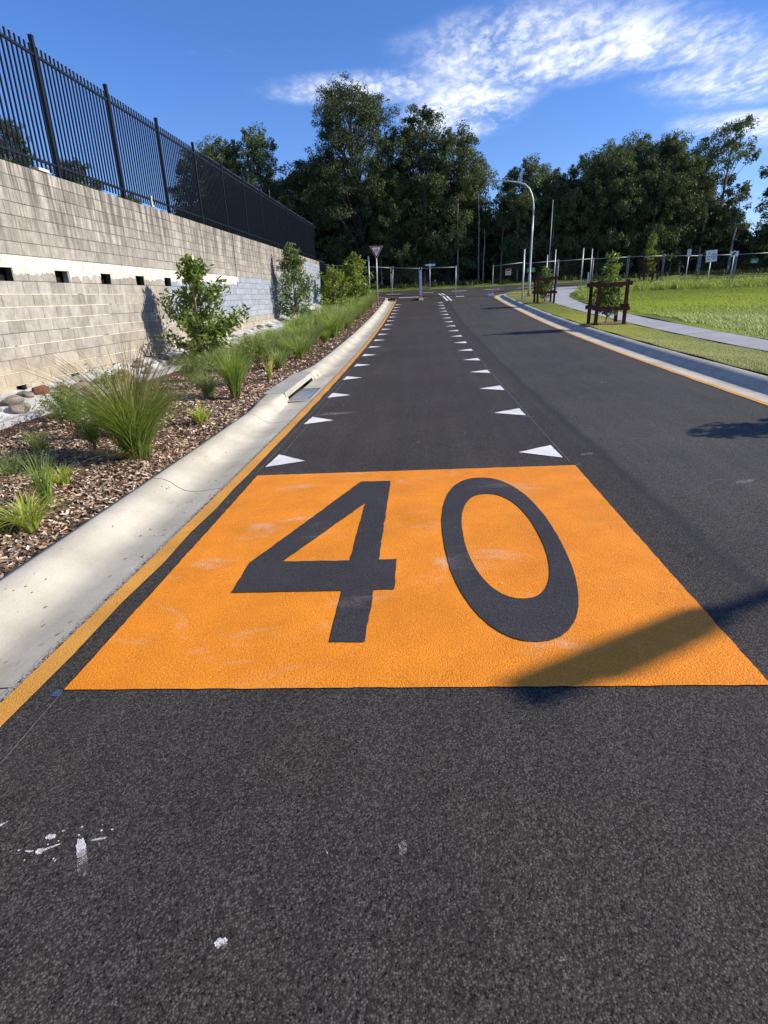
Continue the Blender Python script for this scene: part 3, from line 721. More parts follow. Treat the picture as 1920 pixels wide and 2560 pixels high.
for row, a, b in blocks:
    yc = (a+b)/2; z = TOP-(row+0.5)*BH
    if is_hole(row, yc) and b-a > 0.3: continue
    segs = [(a, b)]
    lh = lowhole(row, a, b)
    if lh: segs = [s_ for s_ in ((a, min(b, lh[0])), (max(a, lh[1]), b)) if s_[1]-s_[0] > 0.03]
    for a_, b_ in segs:
        yc_ = (a_+b_)/2; kind = paint_of(row, yc); jx = random.uniform(-0.002, 0.002)
        key = (round(b_-a_, 2), kind)
        if key not in cache: cache[key] = blockmesh(b_-a_, MT[kind])
        if a >= 8.2 and nb < 296 and not (row == 17 and lh is None and a < 0):
            o = link('block', cache[key][0], None, wall, (jx, yc_, z)); nb += 1
            if kind == 'render': o['label'] = 'block smeared with cream render'
        else:
            vs, fs = cache[key][1]; rest[kind].add([(v[0]+jx, v[1]+yc_, v[2]+z) for v in vs], fs, random.random())
for k, m_ in rest.items():
    o = m_.build('block_course', MT[k], wall, tones=True); o['kind'] = 'stuff'
# mortar bed behind the joints (open where there are holes) and the dark back of the holes
mm = {'mortar': MB(), 'bluemortar': MB()}
def mort(y0, y1, z0, z1):
    for a, b, k in ((y0, min(y1, 15.52), 'mortar'), (max(y0, 15.52), y1, 'bluemortar' if z1 < 2.2 and z0 > 0.8 else 'mortar')):
        if b > a: mm[k].box((-0.052, (a+b)/2, (z0+z1)/2), (0.092, b-a, z1-z0))
mort(WY0, WY1, TOP-8*BH+0.004, TOP-0.004)
mort(WY0, WY1, TOP-17*BH+0.004, TOP-9*BH-0.004)
ys_h = [HOLE0+k*HSP for k in range(-2, 5)]
prev = WY0
for h in ys_h:
    mort(prev, h-0.004, TOP-9*BH-0.004, TOP-8*BH+0.004); prev = h+BL+0.004
mort(prev, WY1, TOP-9*BH-0.004, TOP-8*BH+0.004)
prev = WY0
for k in range(-2, 5):
    h = 8.93+k*1.545; mort(prev, h-0.002, TOP-18*BH, TOP-17*BH+0.004); prev = h+0.237
mort(prev, WY1, TOP-18*BH, TOP-17*BH+0.004)
mm['mortar'].build('mortar', MT['mortar'], wall); mm['bluemortar'].build('mortar', MT['bluemortar'], wall)
MB().box((-0.21, (WY0+WY1)/2, 1.6), (0.10, WY1-WY0, 4.0)).build('back_leaf', MT['dark'], wall)  # near-black backing: the shade inside the holes is put into its colour
MB().box((-0.135, WY1+0.02, 1.75), (0.30, 0.06, 3.72)).build('end_pier', MT['blue'], wall)
MB().box((-0.205, (WY0+WY1)/2, TOP+0.0), (0.19, WY1-WY0, 0.03)).build('top_bed', MT['soil'], wall)
# smeared mortar beads that catch the light, and the ragged lower edge of the render band
bd = MB()
for row in range(10, 18):
    z = TOP-row*BH
    y = WY0
    while y < 17:
        l = random.uniform(1.5, 4.0)
        if random.random() < 0.86: bd.box((0.0035, y+l/2, z), (0.010, l, random.uniform(0.007, 0.013)))
        y += l+random.uniform(0.0, 0.25)
o = bd.build('mortar_bead', MT['bead'], wall); o['kind'] = 'stuff'
rg = MB(); z1 = TOP-8*BH+0.03; y = WY0; zt = TOP-7*BH
pts = []
while y < 21.4:
    pts.append((y, z1-0.045-0.05*abs(math.sin(y*2.1))-random.uniform(0, 0.05)-(0.10 if random.random() < 0.04 else 0))); y += random.uniform(0.03, 0.09)
for i in range(len(pts)-1):
    (ya, za), (yb, zb) = pts[i], pts[i+1]
    inh = any(h-0.02 < (ya+yb)/2 < h+BL+0.02 for h in ys_h)
    if inh: za = max(za, TOP-8*BH+0.002); zb = max(zb, TOP-8*BH+0.002)
    top = z1+0.012
    rg.add([(0.007, ya, za), (0.007, yb, zb), (0.009, yb, top), (0.009, ya, top), (0.0, ya, za-0.002), (0.0, yb, zb-0.002), (0.0, yb, top), (0.0, ya, top)],
           [(0, 1, 2, 3), (4, 5, 1, 0), (3, 2, 6, 7)])
rg.build('render_drip', MT['render'], wall)
MB().box((0.004, 21.46, 2.75), (0.012, 0.012, 1.7)).build('movement_joint', MT['dark'], wall)

# ------------------------------------------------------------------ black picket fence on the wall
fence = empty('picket_fence', (XW-0.07, 0, TOP), label='long black steel picket fence standing on top of the block wall', cat='fence')
pk = MB().box((0, 0, 1.03), (0.025, 0.025, 1.94)).mesh('picket'); 
tipm = MB(); tipm.box((0, 0, 1.03), (0.025, 0.025, 1.94)); tipm.box((0, 0, 2.012), (0.020, 0.008, 0.024), taper=0.4)
pk = tipm.mesh('picket'); pk.materials.append(MT['black']); pk.materials.append(MT['galv'])
for q in list(pk.polygons)[-6:]: q.material_index = 1  # pale metal on the tips only: sun glint put into the colour
pm = MB().box((0, 0, 1.06), (0.065, 0.065, 2.14)).box((0, 0, 2.135), (0.072, 0.072, 0.012)).mesh('post'); pm.materials.append(MT['black'])
rm = MB(); PSP = 2.443; PY = 11.53
posts = [PY+k*PSP for k in range(-2, 12)]
posts = [p for p in posts if p < 39.4]
capm = MB().box((0, 0, 0), (0.0252, 0.012, 0.012)).mesh('picket_cap'); capm.materials.append(MT['galv'])
npk = 0
for i, y in enumerate(posts):
    link('post', pm, None, fence, (0, y, 0))
    if i < len(posts)-1:
        rail = MB().box((0.0, y+PSP/2, 1.86), (0.042, PSP-0.07, 0.040)); link('rail', rail.mesh('rail'), MT['black'], fence)
        rail = MB().box((0.0, y+PSP/2, 0.20), (0.042, PSP-0.07, 0.040)); link('rail', rail.mesh('rail'), MT['black'], fence)
        for k in range(19):
            yy = y+0.105+k*(PSP-0.21)/18; link('picket', pk, None, fence, (0.034 if False else 0.0, yy, 0)); npk += 1
# lower continuation beyond the wall end
fence2 = empty('picket_fence', (XW-0.07, 39.6, 1.7), label='short lower run of black picket fence beyond the end of the block wall', cat='fence')
for i in range(4):
    y = i*PSP; z = -0.10*i
    link('post', pm, None, fence2, (0, y, z))
    if i < 3:
        for h in (1.86, 0.2): link('rail', MB().box((0, y+PSP/2, h+z), (0.042, PSP-0.07, 0.04)).mesh('rail'), MT['black'], fence2)
        for k in range(19): link('picket', pk, None, fence2, (0, y+0.105+k*(PSP-0.21)/18, z))
o = MB().box((0, 0, 0.02), (0.10, 0.30, 0.045)).build('timber_offcut', MT['bead'], None, loc=(XW-0.03, 10.95, TOP+0.016)); tag(o, 'pale offcut lying on the wall top at the foot of the second fence post', 'offcut')
pg = MB(); pg.box((0, 0, 0.12), (0.02, 0.045, 0.24)); pg.box((0, 0, 0.02), (0.05, 0.12, 0.04))
o = pg.build('timber_peg', MT['bead'], None, loc=(XW+0.0, 15.25, TOP+0.016)); tag(o, 'small pale peg standing on the wall top in front of the fence', 'peg')

# ------------------------------------------------------------------ vegetation tools
def blades(cen, n, h, spread, width, segs=4, droop=0.5, base=0.05, seed=0, hvar=0.35):
    """n arching blades round each centre; returns V,F,tone"""
    r = np.random.default_rng(seed); cen = np.atleast_2d(cen); N = n*len(cen)
    C = np.repeat(cen, n, axis=0); az = r.uniform(0, 2*np.pi, N); hh = h*(1-hvar*r.random(N)); sp = spread*np.sqrt(r.random(N))
    bx_ = C+np.stack([np.cos(az)*base*r.random(N), np.sin(az)*base*r.random(N), np.zeros(N)], 1)
    t = np.linspace(0, 1, segs+1); V = np.zeros((N, segs+1, 2, 3)); dr = np.stack([np.cos(az), np.sin(az), np.zeros(N)], 1)
    side = np.stack([-np.sin(az), np.cos(az), np.zeros(N)], 1); side0 = side.copy(); bend = r.normal(0, 0.16, N)*h; tw = r.uniform(-0.9, 0.9, N); side = side*np.cos(tw)[:, None]+dr*np.sin(tw)[:, None]*0.7
    for k, tt in enumerate(t):
        out = sp*(tt**1.7); up = hh*(tt-droop*sp/max(spread, 1e-6)*0.55*tt**3)
        p = bx_+dr*out[:, None]+np.array([0, 0, 1.])*up[:, None]+side0*(bend*tt**2.2)[:, None]
        w_ = width*(1-tt)**0.6*0.5 if k < segs else width*0.04
        V[:, k, 0] = p-side*w_; V[:, k, 1] = p+side*w_
    idx = np.arange(N*(segs+1)*2).reshape(N, segs+1, 2)
    F = np.stack([idx[:, :-1, 0], idx[:, :-1, 1], idx[:, 1:, 1], idx[:, 1:, 0]], -1).reshape(-1, 4)
    tone = np.repeat(r.random(N), segs)
    return V.reshape(-1, 3), F, tone
def leaves(cen, n, rad, size, seed=0, aspect=0.36, droop=0.0, flat=1.0, fold=False, shell=0.0):
    """n leaf blades scattered in a ball round each centre"""
    r = np.random.default_rng(seed); cen = np.atleast_2d(cen); rad = np.broadcast_to(np.asarray(rad, float), (len(cen),))
    C = np.repeat(cen, n, axis=0); RR = np.repeat(rad, n); N = len(C)
    d = r.normal(size=(N, 3)); d /= np.linalg.norm(d, axis=1)[:, None]
    rr = (shell+(1-shell)*r.random(N)**0.45)
    P = C+d*(RR*rr)[:, None]*np.array([1, 1, flat])
    a = d*0.5+r.normal(size=(N, 3))*0.7; a[:, 2] -= droop; a /= np.linalg.norm(a, axis=1)[:, None]
    b = np.cross(a, r.normal(size=(N, 3))); b /= np.linalg.norm(b, axis=1)[:, None]
    L_ = size*(0.7+0.6*r.random(N)); W_ = L_*aspect
    V = np.stack([P-a*(L_/2)[:, None], P+b*(W_/2)[:, None], P+a*(L_/2)[:, None], P-b*(W_/2)[:, None]], 1)
    F = np.arange(N*4).reshape(N, 4)
    tone = np.clip(np.repeat(r.random(len(cen)), n)*0.5+r.random(N)*0.5, 0, 1)
    return V.reshape(-1, 3), F, tone
def merge(parts):
    V = []; F = []; T = []; n = 0
    for v, f, t in parts: V.append(v); F.append(f+n); T.append(t); n += len(v)
    return np.concatenate(V), np.concatenate(F), np.concatenate(T)

# mulch chips
def chips(n, x0, x1, y0, y1, l, seed):
    r = np.random.default_rng(seed); X = r.uniform(x0, x1, n); Y = y0+(y1-y0)*r.random(n)
    Z = np.array([bed(x, y) for x, y in zip(X, Y)])+r.uniform(0.002, 0.02, n); P = np.stack([X, Y, Z], 1)
    az = r.uniform(0, np.pi, n); pt = r.normal(0, 0.35, n)
    a = np.stack([np.cos(az)*np.cos(pt), np.sin(az)*np.cos(pt), np.sin(pt)], 1); ro = r.normal(0, 0.5, n)
    b0 = np.stack([-np.sin(az), np.cos(az), np.zeros(n)], 1); b = b0*np.cos(ro)[:, None]+np.array([0, 0, 1])*np.sin(ro)[:, None]
    L_ = l*r.uniform(0.5, 1.5, n)/2; W_ = L_*r.uniform(0.22, 0.5, n)
    V = np.stack([P-a*L_[:, None]-b*W_[:, None]*0.6, P+a*L_[:, None]-b*W_[:, None], P+a*L_[:, None]*0.9+b*W_[:, None], P-a*L_[:, None]+b*W_[:, None]*0.7], 1)
    return V.reshape(-1, 3), np.arange(4*n).reshape(n, 4), r.random(n)**1.0
pts_ = [chips(26000, -5.2, -2.47, 2.0, 6.5, 0.042, 1), chips(16000, -5.2, -2.47, 6.5, 12, 0.048, 2), chips(14000, -5.2, -2.5, 12, 40, 0.06, 3)]
tag(link('bark_mulch', fast_mesh('bark_mulch', *merge(pts_)[:2], MT['chips'], merge(pts_)[2])), kind='stuff')

# grass blades of verge and field
def scatter_blades(n, xf, y0, y1, zf, h, w_, spread, seed, k=1.0, bias=1.6):
    r = np.random.default_rng(seed); Y = y0+(y1-y0)*r.random(n)**bias; t = r.random(n)
    X = np.array([xf(a, b) for a, b in zip(t, Y)]); Z = np.array([zf(a, b) for a, b in zip(X, Y)])-0.005
    return blades(np.stack([X, Y, Z], 1), 1, h, spread, w_, 2, 0.4, 0.0, seed, 0.6)
v1 = scatter_blades(60000, vx, 5, 39.4, verge, 0.045, 0.012, 0.035, 11)
v2 = scatter_blades(4000, tipx, 39.5, 43.2, verge, 0.06, 0.02, 0.04, 12)
tag(link('verge_grass', fast_mesh('verge_grass', *merge([v1, v2])[:2], MT['lawn'], merge([v1, v2])[2])), kind='stuff')
def fx(t, y): return pathR(y)+0.45+0.1*math.sin(y*3)+(13+0.5*y-pathR(y))*t
def fx0(t, y): return pathR(y)+0.02+0.7*t
f0 = scatter_blades(14000, fx0, 6, 38, verge, 0.06, 0.014, 0.04, 15)
f1 = scatter_blades(90000, fx, 8, 44, field, 0.085, 0.026, 0.12, 13, bias=1.3)
f2 = scatter_blades(26000, fx, 10, 44, field, 0.075, 0.04, 0.12, 14, bias=1.2)
ff = merge([f0, f1, f2]); tag(link('field_grass', fast_mesh('field_grass', ff[0], ff[1], MT['field'], ff[2])), kind='stuff')
# taller weeds along the far edge of the field and beside the path
def wx(t, y): return 9.6+22*t
r_ = np.random.default_rng(21); cen = []
for _ in range(520):
    x = r_.uniform(9.5, 31); y = r_.uniform(36.5, 41.5) if x > 11.5 else r_.uniform(33.5, 38.2); 
    if x < pathR(y)+0.3: continue
    cen.append((x, y, field(x, y)))
for _ in range(60):
    y = r_.uniform(28, 37); cen.append((pathR(y)+r_.uniform(0.4, 1.6), y, field(8, y)))
cen = np.array(cen)
wv = blades(cen, 22, 0.50, 0.30, 0.030, 3, 0.4, 0.18, 22, 0.6); wl = leaves(cen+np.array([0, 0, 0.2]), 16, 0.26, 0.11, 23, 0.45)
ww = merge([wv, wl]); tag(link('roadside_weeds', fast_mesh('roadside_weeds', ww[0], ww[1], MT['field'], ww[2])), kind='stuff')
rr_ = np.random.default_rng(31)
cen = np.array([(x, y, G(x, y)+0.2) for x, y in zip(rr_.uniform(-45, 60, 900), rr_.uniform(55.0, 58.5, 900))])
wv = blades(cen, 16, 0.55, 0.4, 0.05, 3, 0.4, 0.3, 24, 0.6)
tag(link('roadside_weeds', fast_mesh('roadside_weeds', *wv[:2], MT['under'], wv[2])), kind='stuff')
cen = np.array([(x, y, fill_z(x, y)) for x, y in zip(rr_.uniform(-8.5, -6.9, 260), rr_.uniform(8, 39, 260))])
wv = blades(cen, 26, 0.26, 0.22, 0.018, 3, 0.5, 0.12, 25, 0.7)
tag(link('upper_ground_grass', fast_mesh('upper_ground_grass', *wv[:2], MT['tussock'], wv[2])), kind='stuff')

# tussocks --------------------------------------------------------
def tussock(name, loc, h, spread, n, w_, mat, label, group=None, culms=0, seed=0, droop=0.5, base=0.07, cat='tussock'):
    t = empty(name, loc, random.uniform(0, 6), label=label, cat=cat, group=group)
    v = blades([(0, 0, 0)], n, h, spread, w_, 5, droop, base, seed); link('foliage', fast_mesh('foliage', v[0], v[1], mat, v[2]), None, t)
    dd = blades([(0, 0, 0)], max(20, n//9), h*0.45, spread*0.95, w_*0.9, 4, 0.9, base*1.6, seed+9, 0.6)
    link('dead_blades', fast_mesh('dead_blades', dd[0], dd[1], MT['straw'], dd[2]), None, t)
    if culms:
        v = blades([(0, 0, 0)], culms, h*1.42, spread*1.5, 0.013, 8, 0.30, 0.06, seed+5, 0.30); link('seed_stems', fast_mesh('seed_stems', v[0], v[1], MT['straw'], v[2]), None, t)
    return t
bz = lambda x, y: (x, y, bed(x, y))
tussock('tussock', bz(-2.93, 5.55), 0.98, 0.78, 1150, 0.0095, MT['tussock'], 'largest green tussock with pale arching seed stems, beside the kerb', culms=210, seed=1, droop=0.40, base=0.12)
tussock('tussock', bz(-3.03, 9.2), 0.88, 0.36, 460, 0.012, MT['tussock'], 'upright green tussock in front of the broad-leaved shrub, beside the kerb inlet', seed=2, droop=0.3)
tussock('tussock', bz(-3.55, 9.4), 0.55, 0.45, 380, 0.008, MT['greytussock'], 'low grey green tussock just left of the upright tussock by the inlet', seed=3)
tussock('striped_grass', bz(-2.80, 3.62), 0.36, 0.34, 150, 0.016, MT['lime'], 'lime yellow arching grass clump nearest the camera, beside the kerb', seed=4, droop=0.9, cat='grass clump')
tussock('small_grass', bz(-3.00, 3.50), 0.26, 0.30, 220, 0.007, MT['tussock'], 'low dark green grass clump just left of the nearest lime clump', seed=5, droop=0.8, cat='grass clump')
tussock('small_grass', bz(-3.05, 4.20), 0.50, 0.14, 130, 0.007, MT['tussock'], 'thin upright green grass tuft behind the nearest lime clump', seed=6, droop=0.2, base=0.05, cat='grass clump')
tussock('striped_grass', bz(-2.88, 7.25), 0.30, 0.20, 100, 0.018, MT['lime'], 'small yellow green grass clump on mulch halfway to the inlet', seed=7, droop=0.6, cat='grass clump')
tussock('tussock', bz(-3.55, 6.6), 0.62, 0.50, 420, 0.007, MT['greytussock'], 'loose grey green tussock right behind the largest tussock', seed=8)
tussock('strap_plant', bz(-3.0, 11.3), 0.52, 0.16, 26, 0.026, MT['lime'], 'pale green strap-leaved plant beside the top of the kerb inlet', seed=9, droop=0.1, base=0.04, cat='plant')
def herb(loc, h, rad, n, size, mat, label, seed, asp=0.3, group=None, stem=True):
    t = empty('herb', loc, 0, label=label, cat='small plant', group=group); r = np.random.default_rng(seed); m_ = MB(); C = []
    for k in range(n):
        az = r.uniform(0, 6.28); a = r.uniform(0.1, 1)*rad; tip = Vector((math.cos(az)*a, math.sin(az)*a, h*r.uniform(0.55, 1)))
        mid = Vector((tip.x*0.35, tip.y*0.35, tip.z*0.6)); m_.tube([(0, 0, 0), mid, tip], [0.004, 0.003, 0.0015], 4, False)
        for q in np.linspace(0.35, 1, 7): C.append(tuple(mid.lerp(tip, (q-0.35)/0.65)) if q > 0.35 else tuple(mid))
    m_.build('stems', MT['stake'], t)
    v = leaves(np.array(C), 9, 0.05*h/0.5+0.02, size, seed, asp); link('foliage', fast_mesh('foliage', v[0], v[1], mat, v[2]), None, t)
herb(bz(-4.15, 6.55), 0.62, 0.42, 20, 0.045, MT['shrubleaf'], 'dark twiggy low shrub between the rocks and the largest tussock', 41, 0.3)
herb(bz(-4.55, 7.1), 0.55, 0.40, 16, 0.045, MT['shrubleaf'], 'second dark twiggy low shrub, nearer the rock drain', 42, 0.3)
herb(bz(-3.55, 5.85), 0.42, 0.28, 14, 0.04, MT['yellowleaf'], 'small yellow green herb leaning against the largest tussock', 43, 0.4)
herb(bz(-3.45, 4.05), 0.45, 0.26, 16, 0.030, MT['featherleaf'], 'feathery green herb at the left edge near the lime clump', 44, 0.3)
herb(bz(-3.75, 4.6), 0.40, 0.24, 14, 0.030, MT['featherleaf'], 'feathery green herb farther back at the left edge', 45, 0.3)
herb(bz(-3.3, 10.6), 0.70, 0.40, 22, 0.05, MT['featherleaf'], 'leafy herb at the foot of the broad-leaved shrub', 46, 0.3)
herb(bz(-4.0, 10.2), 0.65, 0.45, 22, 0.05, MT['featherleaf'], 'wide leafy herb left of the broad-leaved shrub base', 47, 0.3)
herb(bz(-3.55, 12.6), 0.75, 0.5, 24, 0.06, MT['yellowleaf'], 'leafy yellow green herb behind the strap-leaved plant', 48, 0.3)
tussock('striped_grass', bz(-3.25, 4.75), 0.24, 0.24, 80, 0.013, MT['lime'], 'small lime tuft between the nearest lime clump and the largest tussock', seed=83, droop=0.8, cat='grass clump')
tussock('small_grass', bz(-4.2, 5.9), 0.34, 0.34, 170, 0.008, MT['greytussock'], 'wispy pale tuft on the mulch left of the largest tussock', seed=84, droop=0.8, cat='grass clump')
herb(bz(-3.05, 3.0), 0.34, 0.26, 14, 0.03, MT['featherleaf'], 'feathery weed low at the left picture edge by the kerb', 51, 0.3)
herb(bz(-3.9, 7.3), 0.38, 0.32, 14, 0.04, MT['yellowleaf'], 'yellow green weed on mulch behind the largest tussock', 52, 0.35)
herb(bz(-4.9, 7.7), 0.5, 0.45, 18, 0.045, MT['featherleaf'], 'straggly green weed at the edge of the rock drain', 49, 0.3)
herb(bz(-5.1, 9.2), 0.55, 0.5, 18, 0.05, MT['shrubleaf'], 'spreading dark low shrub by the rock drain, behind the largest tussock', 50, 0.3)
tussock('tussock', bz(-4.55, 9.0), 0.60, 0.6, 340, 0.010, MT['greytussock'], 'wide wispy tussock midway between the largest tussock and the wall', culms=30, seed=78, droop=0.6)
tussock('tussock', bz(-4.5, 11.2), 0.62, 0.6, 340, 0.011, MT['tussock'], 'wispy tussock in front of the broad-leaved young tree', culms=20, seed=79, droop=0.6)
tussock('tussock', bz(-3.8, 8.1), 0.42, 0.4, 240, 0.009, MT['straw'], 'low straw coloured tussock behind the largest tussock', seed=80, droop=0.7)
tussock('small_grass', bz(-3.35, 3.15), 0.30, 0.3, 160, 0.008, MT['tussock'], 'low grass tuft at the left picture edge, nearest the camera', seed=81, droop=0.8, cat='grass clump')
tussock('small_grass', bz(-3.9, 5.0), 0.30, 0.3, 160, 0.008, MT['greytussock'], 'pale wispy tuft at the left edge behind the feathery herbs', seed=82, droop=0.8, cat='grass clump')
# the crowded band of tussocks beside the kerb, farther off
band = []
protoT = []
for q in range(5):
    tt = tussock('tussock', (0, 0, 0), 0.80, 0.55, 300, 0.017, MT['tussock'] if q % 2 else MT['greytussock'], 'green tussock in the crowded band between the kerb and the young trees', 'tussocks crowded along the left kerb', seed=60+q, droop=0.5, base=0.12)
    protoT.append(tt)
spots = []
y = 12.9
r2 = np.random.default_rng(5)
while y < 42:
    for xx in (-3.3, -3.95, -4.6):
        if y < 15 and xx > -3.5 and r2.random() < 0.25: continue
        spots.append((xx+r2.uniform(-.22, .22)+(0.12 if y > 20 else 0), y+r2.uniform(-.3, .3)))
    y += 0.80
for i, (x, y) in enumerate(spots):
    o = protoT[i] if i < 5 else copy_tree(protoT[int(r2.integers(0, 5))])
    o.location = bz(x, y); o.rotation_euler.z = r2.uniform(0, 6.28); s_ = r2.uniform(0.75, 1.15)*(0.8 if y < 16 else 1.0); o.scale = (s_, s_, s_*r2.uniform(0.85, 1.15))
tussock('tussock', bz(-3.9, 14.0), 0.62, 0.5, 500, 0.008, MT['straw'], 'straw coloured dry tussock near the start of the crowded band', seed=77)

# boulders in the grouted drain at the wall foot --------------------------------
gx = [-6.52, -6.3, -6.1, -5.9, -5.7, -5.5, -5.32]
def drain_z(x, y): return bed(x, y)+0.05+0.035*math.sin(x*7+y*2.3)*math.cos(y*3.1)+0.02*math.sin(y*11+x*5)+0.27*min(max(0, (-5.8-x)), 0.7)
grid_sheet('rock_drain', list(np.linspace(-6.52, -5.62, 11)), list(np.arange(4.5, 39.4, 0.22)), drain_z, MT['grout'])
eb = empty('edging_strip', kind='structure')
V = []
est = [(-5.63, float(y)) for y in np.arange(4.5, 39.5, 1.0)]
m_ = MB()
for i in range(len(est)-1):
    y0, y1 = est[i][1], est[i+1][1]
    vs = [(x, y_, bed(x, y_)+h) for y_ in (y0, y1) for x, h in ((-5.64, -0.05), (-5.64, 0.075), (-5.54, 0.075), (-5.54, -0.05))]
    m_.add(vs, [(1, 2, 6, 5), (2, 3, 7, 6), (5, 4, 0, 1)])
m_.build('edging', MT['path'], eb)
def rockmesh(seed, mat):
    bm = bmesh.new(); bmesh.ops.create_icosphere(bm, subdivisions=3, radius=1.0)
    r = np.random.default_rng(seed); K = r.normal(size=(9, 3)); D = r.uniform(0.62, 0.95, 9)
    for v in bm.verts:
        for k_, d_ in zip(K, D):
            n_ = Vector(k_).normalized(); s_ = v.co.dot(n_)
            if s_ > d_: v.co -= n_*(s_-d_)*0.85
        v.co *= 1+0.04*math.sin(v.co.x*6+seed)*math.sin(v.co.y*5)
    me = bpy.data.meshes.new('boulder'); bm.to_mesh(me); bm.free(); me.polygons.foreach_set('use_smooth', [True]*len(me.polygons)); me.materials.append(mat); return me
rms = [rockmesh(k, MT['rock']) for k in range(5)]
def boulder(x, y, s_, me, label, group=None):
    o = link('boulder', me); o.location = (x, y, drain_z(x, y)+s_*0.18); o.scale = (s_*random.uniform(.8, 1.2), s_*random.uniform(.9, 1.4), s_*random.uniform(.5, .72)); o.rotation_euler = (random.uniform(-.2, .2), random.uniform(-.2, .2), random.uniform(0, 3))
    return tag(o, label, 'rock', group)
boulder(-6.25, 9.12, 0.17, rockmesh(11, MT['redrock']), 'dark red boulder in front of the lowest near weep hole')
boulder(-6.22, 9.62, 0.11, rockmesh(12, MT['redrock']), 'small red brown boulder just behind the dark red one')
y = 6.4
while y < 24:
    for _ in range(2 if y < 14 else 1):
        x = random.uniform(-6.35, -5.72)
        if abs(y-9.3) < 0.5 and x < -5.95: x = -5.8
        boulder(x, y+random.uniform(-.15, .15), random.uniform(0.06, 0.15), rms[random.randrange(5)], 'rounded grey brown boulder set in the pale rock drain', 'boulders in the rock drain')
    y += random.uniform(0.32, 0.5)

# ------------------------------------------------------------------ young trees in the bed
def young_tree(name, loc, H, prof, nbr, leafn, size, mat, label, seed, asp=0.36, stakes=(), clr=0.16, trunk_r=0.022, whorl=False, group=None, droop=0.0):
    t = empty(name, loc, 0, label=label, cat='young tree', group=group); r = np.random.default_rng(seed); m_ = MB(); C = []; RR = []
    tr = [(0.03*math.sin(z*2+seed), 0.03*math.cos(z*1.7+seed)-0.03, z) for z in np.linspace(-0.05, H*0.93, 9)]
    m_.tube(tr, list(np.linspace(trunk_r, 0.006, 9)), 7)
    for k in range(nbr):
        f = r.uniform(0.0, 1.0); z = H*(prof[0][0]+(1-prof[0][0])*f); rad = np.interp(z/H, [p[0] for p in prof], [p[1] for p in prof])
        az = r.uniform(0, 6.283); a = rad*(0.30+0.85*r.random()**0.6)
        if prof[0][0] and False: pass
        tip = Vector((math.cos(az)*a, math.sin(az)*a, z)); b0 = Vector((0, 0, max(0.08, z-a*0.75)))
        mid = b0.lerp(tip, 0.55)+Vector((0, 0, -0.04)); m_.tube([b0, mid, tip], [0.007, 0.005, 0.002], 4, False)
        for q in (1.0, 0.78, 0.55):
            if q < 1 and a*q < 0.12: continue
            C.append(tuple(b0.lerp(tip, q))); RR.append(clr)
    m_.build('stem', MT['bark'], t)
    v = leaves(np.array(C), leafn, np.array(RR), size, seed, asp, droop=droop, shell=0.25); link('foliage', fast_mesh('foliage', v[0], v[1], mat, v[2]), None, t)
    for (sx_, sy_, sh) in stakes:
        MB().box((0, 0, sh/2-0.1), (0.045, 0.045, sh+0.2), taper=0.95).build('stake', MT['stake'], t, loc=(sx_, sy_, 0))
    return t
young_tree('broadleaf_shrub', bz(-5.25, 14.2), 2.38, [(0.06, 0.5), (0.25, 0.85), (0.5, 0.92), (0.72, 0.62), (0.9, 0.35), (1.0, 0.12)], 112, 14, 0.14, MT['shrubleaf'],
           'broad-leaved glossy young tree with thick brown stake, nearest in the bed', 101, 0.38, stakes=((0.02, -0.4, 1.65),), clr=0.15)
young_tree('young_tree', bz(-5.6, 26.9), 3.2, [(0.06, 0.7), (0.35, 0.92), (0.6, 0.78), (0.8, 0.45), (1.0, 0.10)], 105, 13, 0.17, MT['featherleaf'],
           'tall thin leafy young tree in front of the blue grey wall end', 102, 0.30, stakes=((0.08, -0.2, 1.5),), clr=0.17, droop=0.5)
young_tree('young_tree', bz(-4.5, 31.3), 2.25, [(0.10, 0.6), (0.4, 0.9), (0.7, 0.85), (0.88, 0.5), (1.0, 0.2)], 62, 11, 0.18, MT['yellowleaf'],
           'yellow green young tree between two stakes near the wall end', 103, 0.42, stakes=((0.1, -0.35, 1.75), (0.42, -0.25, 1.4)), clr=0.18)
young_tree('young_tree', bz(-4.0, 37.4), 2.95, [(0.06, 0.8), (0.35, 1.1), (0.6, 0.95), (0.8, 0.6), (1.0, 0.10)], 85, 11, 0.20, MT['yellowleaf'],
           'bushy conical young tree behind the give way sign', 104, 0.45, clr=0.2)

